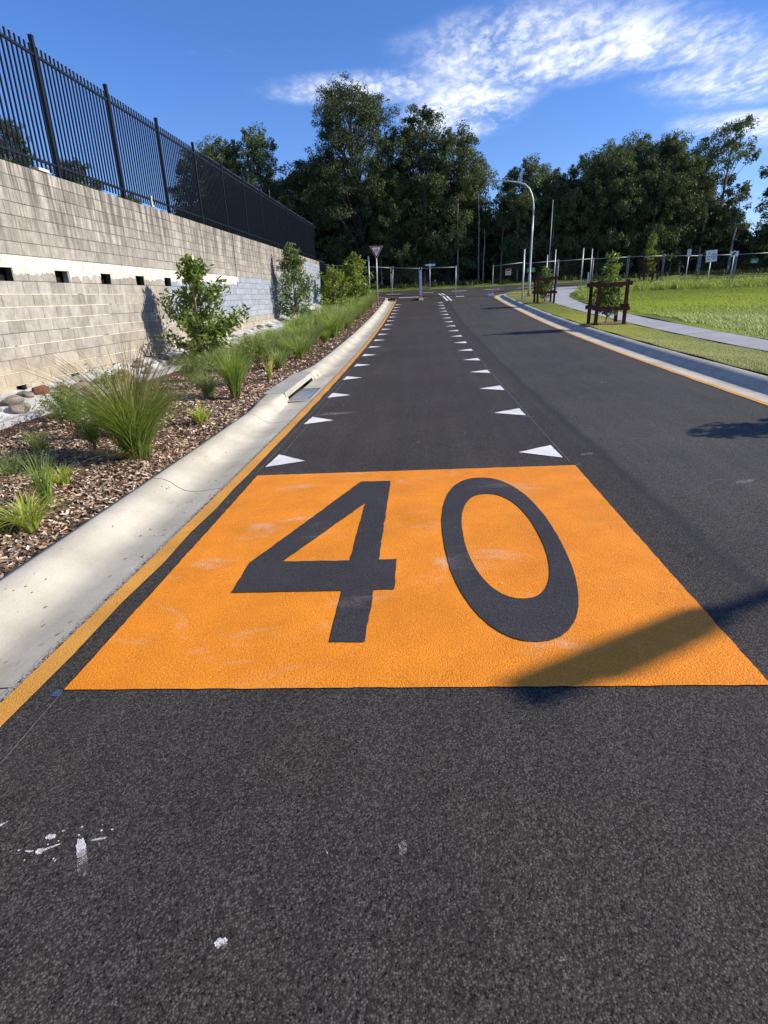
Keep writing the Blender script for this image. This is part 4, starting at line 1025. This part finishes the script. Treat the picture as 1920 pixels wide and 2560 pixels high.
# ------------------------------------------------------------------ street trees in timber guards, right verge
def guard(loc, label, rz=0.0, scale=1.0, tree=True, seed=0, group='timber tree guards on the grass', tlabel='', th=2.0, mat='shrubleaf', wdt=0.38):
    g = empty('tree_guard', loc, rz, label=label, cat='tree guard', group=None); g['group'] = group
    s_ = 0.42*scale; r = random.Random(seed)
    for i, (a, b) in enumerate(((-1, -1), (1, -1), (1, 1), (-1, 1))):
        h = 1.32*scale*r.uniform(0.96, 1.04); rot = Matrix.Rotation(r.uniform(-.035, .035), 3, 'X') @ Matrix.Rotation(r.uniform(-.035, .035), 3, 'Y')
        MB().box((a*s_, b*s_, h/2-0.12), (0.09, 0.09, h+0.24), rot).build('post', MT['timber'], g)
    for z in (0.50*scale, 1.16*scale):
        for (c, d, rt) in (((0, -s_-0.06, z), (s_*2+0.24, 0.03, 0.11), 0.03), ((0, s_+0.06, z), (s_*2+0.24, 0.03, 0.11), -0.03), ((s_+0.06, 0, z+0.02), (0.03, s_*2+0.20, 0.11), 0), ((-s_-0.06, 0, z+0.02), (0.03, s_*2+0.20, 0.11), 0)):
            rot = Matrix.Rotation(r.uniform(-.05, .05), 3, 'Y') if d[0] > 0.1 else Matrix.Rotation(r.uniform(-.05, .05), 3, 'X')
            MB().box((c[0], c[1], c[2]+r.uniform(-.02, .02)), d, rot).build('rail', MT['timber'], g)
    if tree:
        young_tree('street_sapling', loc, th, [(0.18, 0.22), (0.45, wdt), (0.72, wdt*0.8), (0.9, wdt*0.45), (1.0, 0.08)], 60, 15, 0.11, MT[mat], tlabel, seed+200, 0.4, clr=0.13, trunk_r=0.016)
    return g
def soilring(x, y, zf, rad, label):
    m_ = MB(); n = 20; vs = [(x, y, zf(x, y)+0.05)]; r = random.Random(int(x*100+y))
    for k in range(n):
        a = 2*math.pi*k/n; q = rad*r.uniform(.8, 1.15); X, Y_ = x+math.cos(a)*q, y+math.sin(a)*q; vs.append((X, Y_, zf(X, Y_)+0.004))
    m_.add(vs, [(0, 1+k, 1+(k+1) % n) for k in range(n)]); tag(m_.build('soil_mound', MT['soil'], None, smooth=True), kind='structure')
vz = lambda x, y: (x, y, verge(x, y))
guard(vz(5.80, 19.4), 'nearest dark red timber guard round a leafy street tree', seed=1, th=2.02, tlabel='leafy sapling rising out of the nearest timber guard', wdt=0.42); soilring(5.80, 19.4, verge, 0.75, '')
guard(vz(6.28, 31.75), 'timber guard standing just right of the street lamp', seed=2, th=1.75, tlabel='sparse sapling inside the guard beside the street lamp', wdt=0.42); soilring(6.28, 31.75, verge, 0.6, '')
guard((15.0, 41.9, field(15, 41.9)+0.35), 'faded red timber guard behind the temporary fence', seed=3, th=2.75, tlabel='tall narrow sapling behind the temporary fence', mat='yellowleaf', wdt=0.42)
guard(vz(6.65, 5.95), 'timber guard beside the footpath closest to the camera side', seed=4, th=2.0, tlabel='sapling in the guard closest to the camera side', wdt=0.6)

# ------------------------------------------------------------------ street lamps
def lamp(loc, rz, label):
    L_ = empty('street_lamp', loc, rz, label=label, cat='street lamp', group='curved arm street lamps')
    MB().tube([(0, 0, 0), (0, 0, 1.15), (0.0, 0, 1.25), (0.01, 0, 3.2), (0.02, 0, 4.35)], [0.10, 0.095, 0.070, 0.062, 0.055], 14).build('pole', MT['galv'], L_, smooth=True)
    P = [(0.02, 0, 4.35), (0.015, 0, 4.8), (-0.04, 0, 5.15), (-0.16, 0, 5.48), (-0.34, 0, 5.75), (-0.62, 0, 5.95), (-1.0, 0, 6.06), (-1.5, 0, 6.13), (-2.1, 0, 6.19)]
    MB().tube(P, [0.054, 0.052, 0.05, 0.047, 0.044, 0.043, 0.042, 0.041, 0.040], 12).build('arm', MT['galv'], L_, smooth=True)
    hd = MB()
    sec = [(-2.02, 0.05, 0.05), (-2.14, 0.09, 0.06), (-2.16, 0.10, 0.03), (-2.17, 0.105, 0.03), (-3.11, 0.105, 0.03), (-3.13, 0.10, 0.03)]
    vs = []; n = 10
    for x, wy, hz in sec:
        for k in range(n):
            a = 2*math.pi*k/n; vs.append((x, wy*math.copysign(abs(math.cos(a))**0.2, math.cos(a)), 6.20+(x+2.1)*-0.04+hz*0.6*math.sin(a)))
    fs = [(i*n+k, i*n+(k+1) % n, (i+1)*n+(k+1) % n, (i+1)*n+k) for i in range(len(sec)-1) for k in range(n)]+[tuple(range(n)), tuple(range((len(sec)-1)*n, len(sec)*n))[::-1]]
    hd.add(vs, fs); h = hd.build('lamp_head', MT['galv'], L_, smooth=True)
    MB().box((-2.6, 0, 6.14), (0.6, 0.11, 0.02)).build('lens', MT['signwhite'], h)
    return L_
far_lamp = lamp(vz(6.45, 37.3), 0.0, 'grey street lamp with curved arm at the far end of the verge')
far_lamp.scale = (0.86, 1, 1)
soilring(6.45, 37.3, verge, 0.35, ''); soilring(5.5, 34.1, verge, 0.3, '')
lamp((13.59, 3.57, 0.12), R(33), 'grey street lamp beside the road whose head shades the orange patch')

# ------------------------------------------------------------------ signs and poles
def text(body, size, loc, parent, mat, rot=(R(90), 0, 0), name='lettering', align='CENTER', sx=1.0):
    c = bpy.data.curves.new(name, 'FONT'); c.body = body; c.size = size; c.align_x = align; c.align_y = 'CENTER'; c.extrude = 0.001; c.offset = size*0.012
    tmp = bpy.data.objects.new('tmp', c); COL.objects.link(tmp); bpy.context.view_layer.update(); me = bpy.data.meshes.new_from_object(tmp.evaluated_get(bpy.context.evaluated_depsgraph_get())); bpy.data.objects.remove(tmp)
    me.materials.clear(); o = link(name, me, mat); o.parent = parent; o.location = loc; o.rotation_euler = rot; o.scale = (sx, 1, 1); return o
def pole(name, loc, h, r, label, cat='pole', mat='galv', lean=(0, 0), extra=None):
    t = empty(name, loc, 0, label=label, cat=cat)
    MB().tube([(0, 0, -0.1), (lean[0], lean[1], h)], r, 10).build('post', MT[mat], t, smooth=True)
    return t
gw = empty('give_way_sign', (-2.63, 36.8, bed(-2.63, 36.8)), R(4), label='red and white triangular give way sign on a galvanised post', cat='sign')
MB().tube([(0, 0, -0.1), (0, 0, 3.1)], 0.033, 12).build('post', MT['galv'], gw, smooth=True)
def rtri(w_, h_, zc, r_=0.04):
    P = [(-w_/2, zc+h_/2), (w_/2, zc+h_/2), (0, zc-h_/2)]; out = []
    for i in range(3):
        p = Vector(P[i]); a = (Vector(P[i-1])-p).normalized(); b = (Vector(P[(i+1) % 3])-p).normalized()
        for k in range(5):
            t = k/4; q = (p+a*r_*1.7)*(1-t)**2+p*2*t*(1-t)+(p+b*r_*1.7)*t*t; out.append(tuple(q))
    return out
MB().prism(rtri(0.80, 0.70, 2.92), -0.045, -0.040, 'y').build('sign_border', MT['signwhite'], gw)
MB().prism(rtri(0.76, 0.665, 2.925), -0.050, -0.046, 'y').build('sign_band', MT['signred'], gw)
fc = MB().prism(rtri(0.53, 0.455, 2.965, 0.02), -0.056, -0.052, 'y').build('sign_face', MT['signwhite'], gw)
text('GIVE', 0.135, (0, -0.058, 3.07), fc, MT['signblack'], sx=0.95); text('WAY', 0.115, (0, -0.058, 2.955), fc, MT['signblack'], sx=0.85)
MB().box((0, -0.036, 2.95), (0.09, 0.012, 0.05)).build('bracket', MT['galvdark'], gw)
p = pole('sign_post', (-3.25, 38.6, bed(-3.25, 38.6)), 2.75, 0.03, 'bare galvanised post with small plate behind the bushy young tree', 'post')
MB().box((0, -0.036, 2.6), (0.10, 0.01, 0.30)).build('plate', MT['signgrey'], p)
st_ = pole('street_name_sign', (0.72, 51.3, G(0.72, 51.3)), 2.12, 0.028, 'white street name blade on a post across the side road', 'sign')
MB().prism([(-0.42, 2.02), (-0.30, 1.95), (0.44, 1.95), (0.44, 2.09), (-0.30, 2.09)], -0.01, 0.01, 'y').build('blade', MT['signwhite'], st_)
pole('steel_pole', (5.55, 34.1, verge(5.55, 34.1)), 2.6, 0.042, 'plain galvanised pole on the verge, in front of the street lamp')
pole('steel_pole', (10.77, 42.4, field(10.77, 42.4)-0.05), 2.45, 0.042, 'plain galvanised pole where the path meets the side road')
pole('steel_pole', (12.2, 45.6, field(11.6, 44)), 2.45, 0.035, 'thin galvanised pole right of the path end, by the weeds')
pole('steel_pole', (8.0, 40.2, verge(8.0, 40.2)), 2.2, 0.033, 'thin pole behind the lamp-side timber guard')
pole('tall_pole', (10.0, 49.5, G(10.0, 49.5)), 6.1, 0.03, 'tall slim grey pole rising in front of the wood', mat='galvdark')
pole('steel_pole', (9.3, 44.0, G(9.3, 44)), 2.6, 0.035, 'thin pole beside the tall slim grey pole')
bl = empty('bollard', (11.1, 41.9, field(11.1, 41.9)), 0, label='short white marker post beside the end of the footpath', cat='bollard')
MB().box((0, 0, 0.45), (0.11, 0.05, 0.95), taper=0.9).build('body', MT['signwhite'], bl)
bl = empty('bollard', (9.55, 38.0, field(9.55, 38.0)), 0, label='small white marker peg at the edge of the path grass', cat='bollard')
MB().box((0, 0, 0.18), (0.08, 0.04, 0.40), taper=0.9).build('body', MT['signwhite'], bl)
fz = lambda x, y: (x, y, field(x, y)-0.02)
s1 = pole('parking_sign', fz(16.45, 39.6), 2.15, 0.028, 'narrow white rectangular sign on a post in the weeds', 'sign')
MB().box((0, -0.036, 1.93), (0.24, 0.008, 0.42)).build('sign_plate', MT['signgrey'], s1)
s2 = pole('work_sign', fz(17.85, 39.7), 1.55, 0.03, 'white square sign with a circle symbol and lettering, above the fence', 'sign')
pl = MB().box((0, -0.04, 1.72), (0.66, 0.01, 0.66), Matrix.Rotation(R(-4), 3, 'Y')).build('sign_plate', MT['signwhite'], s2)
def ring(cx, cz, ro, ri, y0, n=28):
    m_ = MB(); vs = []; fs = []
    for k in range(n):
        a = 2*math.pi*k/n
        vs += [(cx+ro*math.cos(a), y0, cz+ro*math.sin(a)), (cx+ri*math.cos(a), y0, cz+ri*math.sin(a))]
    for k in range(n): fs.append((2*k, 2*k+1, (2*k+3) % (2*n), (2*k+2) % (2*n)))
    m_.add(vs, fs); return m_
ring(0.14, 1.70, 0.15, 0.12, -0.047).build('symbol_ring', MT['signblack'], pl)
MB().box((0.14, -0.048, 1.70), (0.13, 0.002, 0.03), Matrix.Rotation(R(45), 3, 'Y')).box((0.14, -0.050, 1.70), (0.13, 0.002, 0.03), Matrix.Rotation(R(-45), 3, 'Y')).build('symbol_cross', MT['signblack'], pl)
for k, (ww_, zz) in enumerate(((0.13, 1.85), (0.19, 1.68), (0.13, 1.52))): MB().box((-0.17, -0.047, zz), (ww_, 0.002, 0.035)).build('print_line', MT['signblack'], pl)
s3 = pole('notice_board', fz(19.35, 40.0), 1.95, 0.028, 'small white notice plate right of the square sign', 'sign')
pl = MB().box((0, -0.036, 1.78), (0.46, 0.008, 0.30)).build('sign_plate', MT['signwhite'], s3)
MB().prism([(-0.2, 1.66), (0.02, 1.74), (0.10, 1.90), (-0.08, 1.86)], -0.046, -0.044, 'y').build('print_shape', MT['signblack'], pl)
# small power pole far off at the left, above the black fence
pp = pole('floodlight_pole', (-10.5, 44.5, 2.2), 6.4, 0.05, 'dark floodlight pole behind the black picket fence', 'pole', 'rubber')
MB().box((-0.35, 0, 6.3), (0.7, 0.3, 0.08)).build('lamp_head', MT['rubber'], pp)

# ------------------------------------------------------------------ temporary fence
def zfloor(x, y):
    if x < -2.2: return bed(x, y) if y < 43 else G(x, y)
    if x < 4.8: return G(x, y)
    if x < 8: return verge(x, y)
    return field(x, y)
def temp_panel(a, b, za, zb, label, h=1.88, um='galvdark', grp='temporary fence panels across the road end', lean=0.0):
    A = Vector((a[0], a[1], za)); B = Vector((b[0], b[1], zb)); W = (B-A)
    t = empty('temporary_fence', A, 0, label=label, cat='temporary fence', group=grp)
    z = Vector((0, 0, 1)); l = Vector((W.x, W.y, 0)).length
    lv = Vector((lean, 0, h))
    MB().tube([(0, 0, -0.02), (0+lean, 0, h+0.03)], 0.024, 8).build('upright', MT[um], t, smooth=True)
    MB().tube([W+Vector((0, 0, -0.02)), W+Vector((-lean*0.3, 0, h+0.03))], 0.024, 8).build('upright', MT[um], t, smooth=True)
    MB().tube([Vector((lean, 0, h-0.04)), W+Vector((0, 0, h-0.04))], 0.022, 8).build('top_rail', MT['galvdark'], t, smooth=True)
    MB().tube([Vector((0, 0, 0.14)), W+Vector((0, 0, 0.14))], 0.018, 8).build('bottom_rail', MT['rubber'], t, smooth=True)
    wm = MB(); n = int(l/0.075)
    for k in range(1, n):
        p_ = W*(k/n); wm.tube([p_+Vector((lean*(1-k/n)*0.1, 0, 0.14)), p_+Vector((lean*(1-k/n), 0, h-0.04))], 0.0022, 3, False)
    for k in range(1, 9):
        zz = 0.14+(h-0.18)*k/9; wm.tube([Vector((lean*zz/h, 0, zz)), W+Vector((0, 0, zz))], 0.0022, 3, False)
    o = wm.build('wire_mesh', MT['rubber'], t); o['kind'] = 'stuff'
    return t
def foot(x, y, z, mat, label, s_=(0.55, 0.22, 0.13)):
    f = empty('ballast_block', (x, y, z), random.uniform(-.2, .2), label=label, cat='fence weight')
    m_ = MB(); m_.box((0, 0, s_[2]/2), s_, taper=0.85); m_.build('block', mat, f); MB().tube([(0, 0, s_[2]), (0, 0, s_[2]+0.06)], 0.03, 8).build('socket', MT['rubber'], f)
fp = [(-6.1, 40.6), (-4.05, 40.75), (-2.00, 40.85)]
temp_panel(fp[0], fp[1], 1.62, 1.48, 'temporary fence panel beside the wall end, behind the young trees')
temp_panel(fp[1], fp[2], 1.48, 1.33, 'temporary fence panel between the bushy young tree and the kerb end')
temp_panel((-1.96, 40.9), (-0.10, 40.5), 1.33, G(-.1, 40.5)+0.08, 'temporary fence panel standing on the left lane', lean=0.12, um='galv')  # paler steel on the uprights: their sunlit look is put into the colour
temp_panel((0.02, 40.5), (2.25, 40.4), G(0, 40.5)+0.08, G(2.25, 40.4)+0.06, 'temporary fence panel swung open beside the double white line', um='galv')  # same paler uprights, painted to look lit
foot(-1.98, 40.8, G(-2, 40.8)+0.02, MT['rubber'], 'dark fence foot sitting on the end of the left kerb')
foot(-0.02, 40.3, G(0, 40.3)+0.0, MT['plastic'], 'pale orange fence foot in the middle of the road', (0.30, 0.26, 0.17))
cd = empty('barrier_board', (-0.03, 40.36, G(0, 40.4)+0.12), 0, label='upright white board strapped to the fence posts in the middle of the road', cat='board')
MB().box((0, 0, 0.85), (0.11, 0.03, 1.7)).build('board', MT['signwhite'], cd)
MB().box((0, -0.018, 0.12), (0.12, 0.006, 0.16)).build('orange_band', MT['plastic'], cd)
foot(-0.42, 40.4, G(-0.4, 40.4), MT['rubber'], 'dark fence foot lying left of the pale foot', (0.5, 0.2, 0.10))
foot(4.62, 40.9, G(4.6, 40.9)+0.0, MT['signwhite'], 'white fence foot at the right kerb corner', (0.45, 0.24, 0.16))
xs_r = [(4.66, 41.0, 1.30, 1.86), (6.71, 41.2, 1.46, 1.72), (8.94, 41.4, 1.56, 1.72), (11.2, 41.5, 1.62, 1.70), (13.5, 41.6, 1.66, 1.70), (15.75, 41.6, 1.64, 1.72), (18.0, 41.5, 1.56, 1.70), (20.2, 41.4, 1.55, 1.72), (22.4, 41.3, 1.58, 1.70), (24.7, 41.3, 1.55, 1.7)]
names = ['temporary fence panel with the red and cream notice, at the right kerb corner', 'temporary fence panel with the green notice behind the street lamp', 'temporary fence panel behind the lamp-side timber guard and path end',
         'temporary fence panel right of the path end', 'temporary fence panel in the weeds left of the faded guard', 'temporary fence panel in front of the faded timber guard', 'temporary fence panel under the square white sign',
         'temporary fence panel under the small notice plate', 'temporary fence panel with a small green notice at the far right', 'temporary fence panel leaving the picture at the right']
for i in range(len(xs_r)-1):
    a, b = xs_r[i], xs_r[i+1]
    temp_panel((a[0]+0.04, a[1]), (b[0]-0.04, b[1]), a[2], b[2], names[i], h=(a[3]+b[3])/2, grp='temporary fence panels across the field edge')
def notice(x, y, z, w_, h_, face, label, top=None, words=None):
    n = empty('notice', (x, y, z), 0, label=label, cat='notice'); pl_ = MB().box((0, 0, 0), (w_, 0.006, h_)).build('plate', MT[face], n)
    if top: MB().box((0, -0.005, h_*0.30), (w_*0.86, 0.003, h_*0.28)).build('heading_band', MT[top], pl_)
    for k in range(3): MB().box((0, -0.005, -h_*(0.05+0.14*k)), (w_*(0.75-0.1*k), 0.003, h_*0.05)).build('print_line', MT['signblack' if top else 'signwhite'], pl_)
notice(5.70, 41.02, 2.66, 0.36, 0.38, 'signcream', 'cream notice with red heading wired to the temporary fence', 'signred')
notice(7.19, 41.2, 2.74, 0.52, 0.27, 'signgreen', 'green notice wired to the temporary fence behind the lamp')
notice(21.3, 41.3, 2.80, 0.46, 0.26, 'signgreen', 'small green notice wired to the fence at the far right')

# ------------------------------------------------------------------ the wood
def gum(seed, H, prof, nb, lean=(0, 0), bare=0.0, leafsz=0.30, cl=9, nleaf=48, br=1.15, tr=0.28, twigs=0):
    """trunk mesh + crown mesh. prof: (height fraction, radius)"""
    r = np.random.default_rng(seed); m_ = MB(); ctr = lambda f: Vector((lean[0]*f*H+0.35*math.sin(f*5+seed), lean[1]*f*H+0.3*math.cos(f*4+seed), f*H))
    fs = np.linspace(0, 0.93, 10); m_.tube([ctr(f) if f > 0 else Vector((0, 0, -0.3)) for f in fs], list(tr*(1-fs*0.88)), 9)
    B = []; tries = 0
    while len(B) < nb and tries < nb*60:
        tries += 1; f = r.uniform(prof[0][0], 1.0); rad = np.interp(f, [p[0] for p in prof], [p[1] for p in prof]); az = r.uniform(0, 6.283); a = rad*(0.25+0.75*r.random()**0.5)
        c = ctr(f)+Vector((math.cos(az)*a, math.sin(az)*a, 0))
        if all((c-b).length > br*0.78 for b in B): B.append(c)
    C = []; RR = []
    br0 = br
    for c in B:
        br = br0*r.uniform(0.65, 1.3)
        f = c.z/H; a = Vector((c.x, c.y, 0)).length; f0 = max(0.12, f-0.10-0.045*a); s_ = ctr(f0); mid = s_.lerp(c, 0.5)+Vector((r.normal()*0.25, r.normal()*0.25, -0.3+r.random()*0.4)); e = c+Vector((0, 0, -0.15))
        r0 = tr*0.34*(1-f0*0.6); m_.tube([s_, s_.lerp(mid, .5)+Vector((0, 0, -.1)), mid, e], [r0, r0*0.8, r0*0.55, r0*0.25], 5, False)
        k = int(cl*(0.7+0.6*r.random()))
        for _ in range(k):
            d = r.normal(size=3); d /= np.linalg.norm(d); d[2] = d[2]*0.8+0.1
            q = c+Vector(d)*br*(0.35+0.65*r.random()); C.append(tuple(q)); RR.append(br*(0.26+0.20*r.random()))
            if r.random() < 0.35: m_.tube([e, e.lerp(q, 0.6), q], [0.03, 0.02, 0.01], 3, False)
    for _ in range(twigs):      # bare twigs sticking out of the crown
        c = B[int(r.integers(0, len(B)))]; d = Vector((c.x, c.y, 0)).normalized()+Vector((r.normal()*.4, r.normal()*.4, 0.7+r.random()))
        q = c+d.normalized()*br0*r.uniform(1.0, 1.9); m_.tube([c, c.lerp(q, 0.6)+Vector((0, 0, 0.1)), q], [0.035, 0.022, 0.008], 3, False)
        m_.tube([c.lerp(q, 0.6), q+Vector((r.normal()*.4, r.normal()*.4, .1))], [0.016, 0.006], 3, False)
    v = leaves(np.array(C), nleaf, np.array(RR), leafsz, seed, 0.34, droop=0.45, flat=0.92, shell=0.1)
    return m_, v
VAR = {}
def variant(key, mat='gum', bark='bark', **k):
    m_, v = gum(**k); t = m_.mesh('trunk', smooth=True); t.materials.append(MT[bark]); VAR[key] = (t, fast_mesh('crown', v[0], v[1], MT[mat], v[2]))
tall = [(0.24, 1.2), (0.35, 2.9), (0.5, 3.3), (0.65, 3.0), (0.8, 2.5), (0.92, 1.5), (1.0, 0.5)]
variant('tallA', seed=1, H=17.0, prof=[(0.22, 1.6), (0.35, 3.6), (0.5, 3.9), (0.65, 3.6), (0.8, 3.1), (0.92, 2.2), (1.0, 0.7)], nb=88, leafsz=0.21, cl=12, nleaf=54, tr=0.42, br=1.15, twigs=46)
variant('tallB', seed=2, H=15.6, prof=[(0.18, 1.5), (0.35, 3.3), (0.55, 3.4), (0.7, 2.4), (0.85, 1.8), (1.0, 0.8)], nb=76, leafsz=0.21, cl=12, nleaf=54, tr=0.3, twigs=20, mat='gum', bark='palebark', br=1.1)
variant('mid', seed=3, H=12.0, prof=[(0.18, 1.5), (0.4, 2.6), (0.6, 3.0), (0.8, 2.5), (0.93, 1.6), (1.0, 0.8)], nb=62, mat='gum', leafsz=0.22, cl=12, nleaf=52)
variant('mid2', seed=4, H=11.4, prof=[(0.15, 1.6), (0.4, 2.4), (0.65, 3.0), (0.85, 2.3), (1.0, 0.9)], nb=58, mat='gum2', bark='palebark', leafsz=0.22, cl=12, nleaf=52)
variant('bushy', seed=5, H=12.2, prof=[(0.10, 2.2), (0.3, 2.9), (0.6, 3.3), (0.82, 2.8), (0.94, 1.9), (1.0, 1.0)], nb=88, mat='gum2', leafsz=0.22, cl=13, nleaf=54)
variant('open', seed=6, H=11.6, prof=[(0.34, 0.8), (0.55, 2.0), (0.75, 2.4), (0.9, 2.0), (1.0, 1.0)], nb=30, lean=(0.13, 0), mat='gum2', bark='palebark', leafsz=0.24, tr=0.2, br=0.95, cl=9)
variant('low', seed=7, H=5.0, prof=[(0.08, 1.6), (0.35, 2.4), (0.7, 2.2), (0.9, 1.4), (1.0, 0.8)], nb=34, mat='gum2', leafsz=0.22, cl=10, nleaf=46, tr=0.15, br=1.0)
variant('understorey', seed=8, H=7.0, prof=[(0.06, 1.8), (0.3, 2.4), (0.6, 2.4), (0.85, 1.6), (1.0, 0.7)], nb=34, mat='under', leafsz=0.34, cl=10, nleaf=34, tr=0.13, br=1.15)
def tree(key, x, y, s_, rz, label=None, group=None, sx_=1.0, name='gum_tree', z=None):
    t = empty(name, (x, y, (G(x, y)+0.1) if z is None else z), rz, label=label, cat='tree', group=group); t.scale = (s_*sx_, s_*sx_, s_)
    link('trunk', VAR[key][0], None, t); link('crown', VAR[key][1], None, t); return t
tree('tallA', -5.9, 60, 0.98, 0.3, 'tallest dark gum tree left of the road end, limbs reaching left', sx_=1.22)
tree('tallB', 0.2, 60.5, 0.95, 1.0, 'second tallest gum, right beside the tallest, with rounded top', sx_=1.2)
tree('tallB', -2.7, 62.0, 0.85, 3.0, 'gum tree filling the dip between the two tallest gums')
tree('bushy', 2.9, 60.0, 1.0, 0.3, 'gum on the right shoulder of the tallest pair')
tree('bushy', -9.4, 60.5, 0.95, 2.2, 'dense dark tree at the left foot of the tallest gum')
tree('bushy', -2.4, 59.4, 0.80, 4.1, 'dense dark tree below the dip between the two tallest gums')
tree('mid', -12.2, 59, 0.80, 0.5, 'dark tree left of the tallest gum')
tree('bushy', -16.0, 60, 1.08, 1.2, 'rounded dark tree standing above the middle of the black fence')
tree('bushy', -19.4, 60, 1.05, 2.5, 'leafy tree left of the rounded dark tree, above the black fence')
tree('tallA', -30.0, 46, 0.66, 4.0, 'leafy tree seen through the first bays of the black fence', z=2.6)
tree('mid', -25.4, 47, 0.70, 2.0, 'lower tree seen through the second and third bays of the black fence', z=2.8)
tree('mid2', -22.2, 48, 0.56, 2.0, 'small tree seen through the third bay of the black fence', z=2.8)
for i, (x, y, s_) in enumerate(((-33, 46, 0.80), (-29.5, 49, 0.95), (-27.0, 50, 0.85), (-24.6, 51, 0.80), (-22.4, 50, 0.72), (-20.2, 51, 0.66), (-18.2, 52, 0.62), (-16.0, 53, 0.6), (-14, 53, 0.55))):
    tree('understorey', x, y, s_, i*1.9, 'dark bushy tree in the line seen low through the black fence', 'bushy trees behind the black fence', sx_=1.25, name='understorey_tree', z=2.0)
tree('open', 5.0, 62, 0.86, 2.9, 'thin open gum in the gap right of the tallest pair', sx_=1.0)
tree('bushy', 9.2, 60, 0.80, 1.0, 'gum tree behind the top of the street lamp')
tree('bushy', 12.3, 61, 0.76, 3.4, 'gum tree just right of the street lamp top')
tree('bushy', 17.4, 59.2, 0.86, 3.4, 'dense tree in the front middle of the big right-hand clump')
tree('bushy', 20.8, 59.3, 0.88, 1.4, 'dense tree right of the front middle of the big clump')
tree('bushy', 14.6, 60, 0.80, 0.4, 'broad dense tree at the left end of the big right-hand clump')
tree('bushy', 19.3, 61, 0.93, 2.4, 'highest dense tree in the big right-hand clump', sx_=0.95)
tree('bushy', 22.8, 60, 0.88, 5.2, 'dense tree at the right end of the big right-hand clump')
tree('mid', 24.8, 62, 0.80, 0.7, 'dark tree tucked behind the right end of the clump')
tree('open', 26.3, 60.5, 1.04, 0.1, 'slender pale gum with open crown leaning right against the sky')
tree('open', 36.0, 61, 1.00, 3.3, 'gum at the right picture edge with hanging branches', sx_=1.5)
for i, (x, y, s_) in enumerate(((27.5, 62, 0.95), (31.0, 61, 0.80), (34.0, 63, 0.95), (38.5, 60, 1.1))):
    tree('low', x, y, s_, i*1.3, ['low round tree below the slender leaning gum', 'low tree in the gap of bright sky at the right', 'low round tree near the right edge', 'low tree at the right picture edge'][i], name='low_tree')
# second and third rows (read as one wood): alike dark trees
r3 = np.random.default_rng(9)
def backtop(x):
    return float(np.interp(x, [-60, -34, -27, -22, -14, -8, 0, 5, 8, 14, 24, 28, 31, 36, 44, 60], [9, 8.0, 9.0, 9.5, 10.0, 12.5, 12.0, 8.0, 8.8, 10.2, 10.0, 7.5, 4.0, 4.0, 6, 7]))
for yr, dx in ((67, 3.4), (76, 4.2)):
    x = -46.0
    while x < 56:
        xx = x*yr/60.0; top = (backtop(x)-1.5)*yr/60.0*r3.uniform(0.86, 1.0)
        key = ['mid', 'bushy', 'tallB', 'mid2'][int(r3.integers(0, 4))]; H = {'mid': 12, 'bushy': 12.2, 'tallB': 15.6, 'mid2': 11.4}[key]
        if x > 28: key, H = 'low', 5.0
        tree(key, xx, yr+r3.uniform(-1.5, 1.5), max(top, 2.5)/H, r3.uniform(0, 6.28), 'dark gum tree in the back rows of the wood', 'back rows of the wood', sx_=float(np.clip(H/max(top, 2.5), 0.9, 1.5)))
        x += dx*r3.uniform(0.8, 1.2)
x = -44.0
while x < 56:
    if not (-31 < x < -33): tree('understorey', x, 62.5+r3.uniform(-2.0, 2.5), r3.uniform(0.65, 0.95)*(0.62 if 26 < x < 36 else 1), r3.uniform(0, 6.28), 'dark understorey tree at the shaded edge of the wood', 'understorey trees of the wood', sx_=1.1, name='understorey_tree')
    x += r3.uniform(1.9, 2.8)
# thin pale trunks along the edge of the wood
for i in range(26):
    x = r3.uniform(-14, 30); h = r3.uniform(4, 8.5); y = 58.6+r3.uniform(-.6, 1.2)
    t = empty('slim_trunk', (x, y, G(x, y)+0.1), r3.uniform(0, 6), label='slim pale trunk at the dark edge of the wood', cat='tree', group='slim trunks along the wood edge')
    l = r3.normal(0, 0.05); MB().tube([(0, 0, 0), (l*h*0.4+r3.normal()*0.08, 0, h*0.4), (l*h*.8, r3.normal()*0.1, h*0.75), (l*h, 0, h)], [0.09, 0.07, 0.055, 0.03], 6, False).build('trunk', MT['palebark'], t, smooth=True)
# far-off wood that closes the view
n = 5200; X = r3.uniform(-80, 90, n); top = np.array([(backtop(a*60/88.0)-1.5)*88/60*0.80 for a in X]); Z = np.array([G(0, 88)]*n)+r3.random(n)**0.8*np.maximum(top, 3)
C = np.stack([X, 88+r3.uniform(-2.5, 2.5, n), Z], 1)
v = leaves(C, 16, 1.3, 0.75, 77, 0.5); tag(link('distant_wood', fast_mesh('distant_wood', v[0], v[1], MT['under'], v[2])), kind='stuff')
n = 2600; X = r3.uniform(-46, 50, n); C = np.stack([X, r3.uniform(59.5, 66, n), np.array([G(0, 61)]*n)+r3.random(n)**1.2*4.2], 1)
v = leaves(C, 20, 0.7, 0.34, 78, 0.4); tag(link('undergrowth', fast_mesh('undergrowth', v[0], v[1], MT['under'], v[2])), kind='stuff')
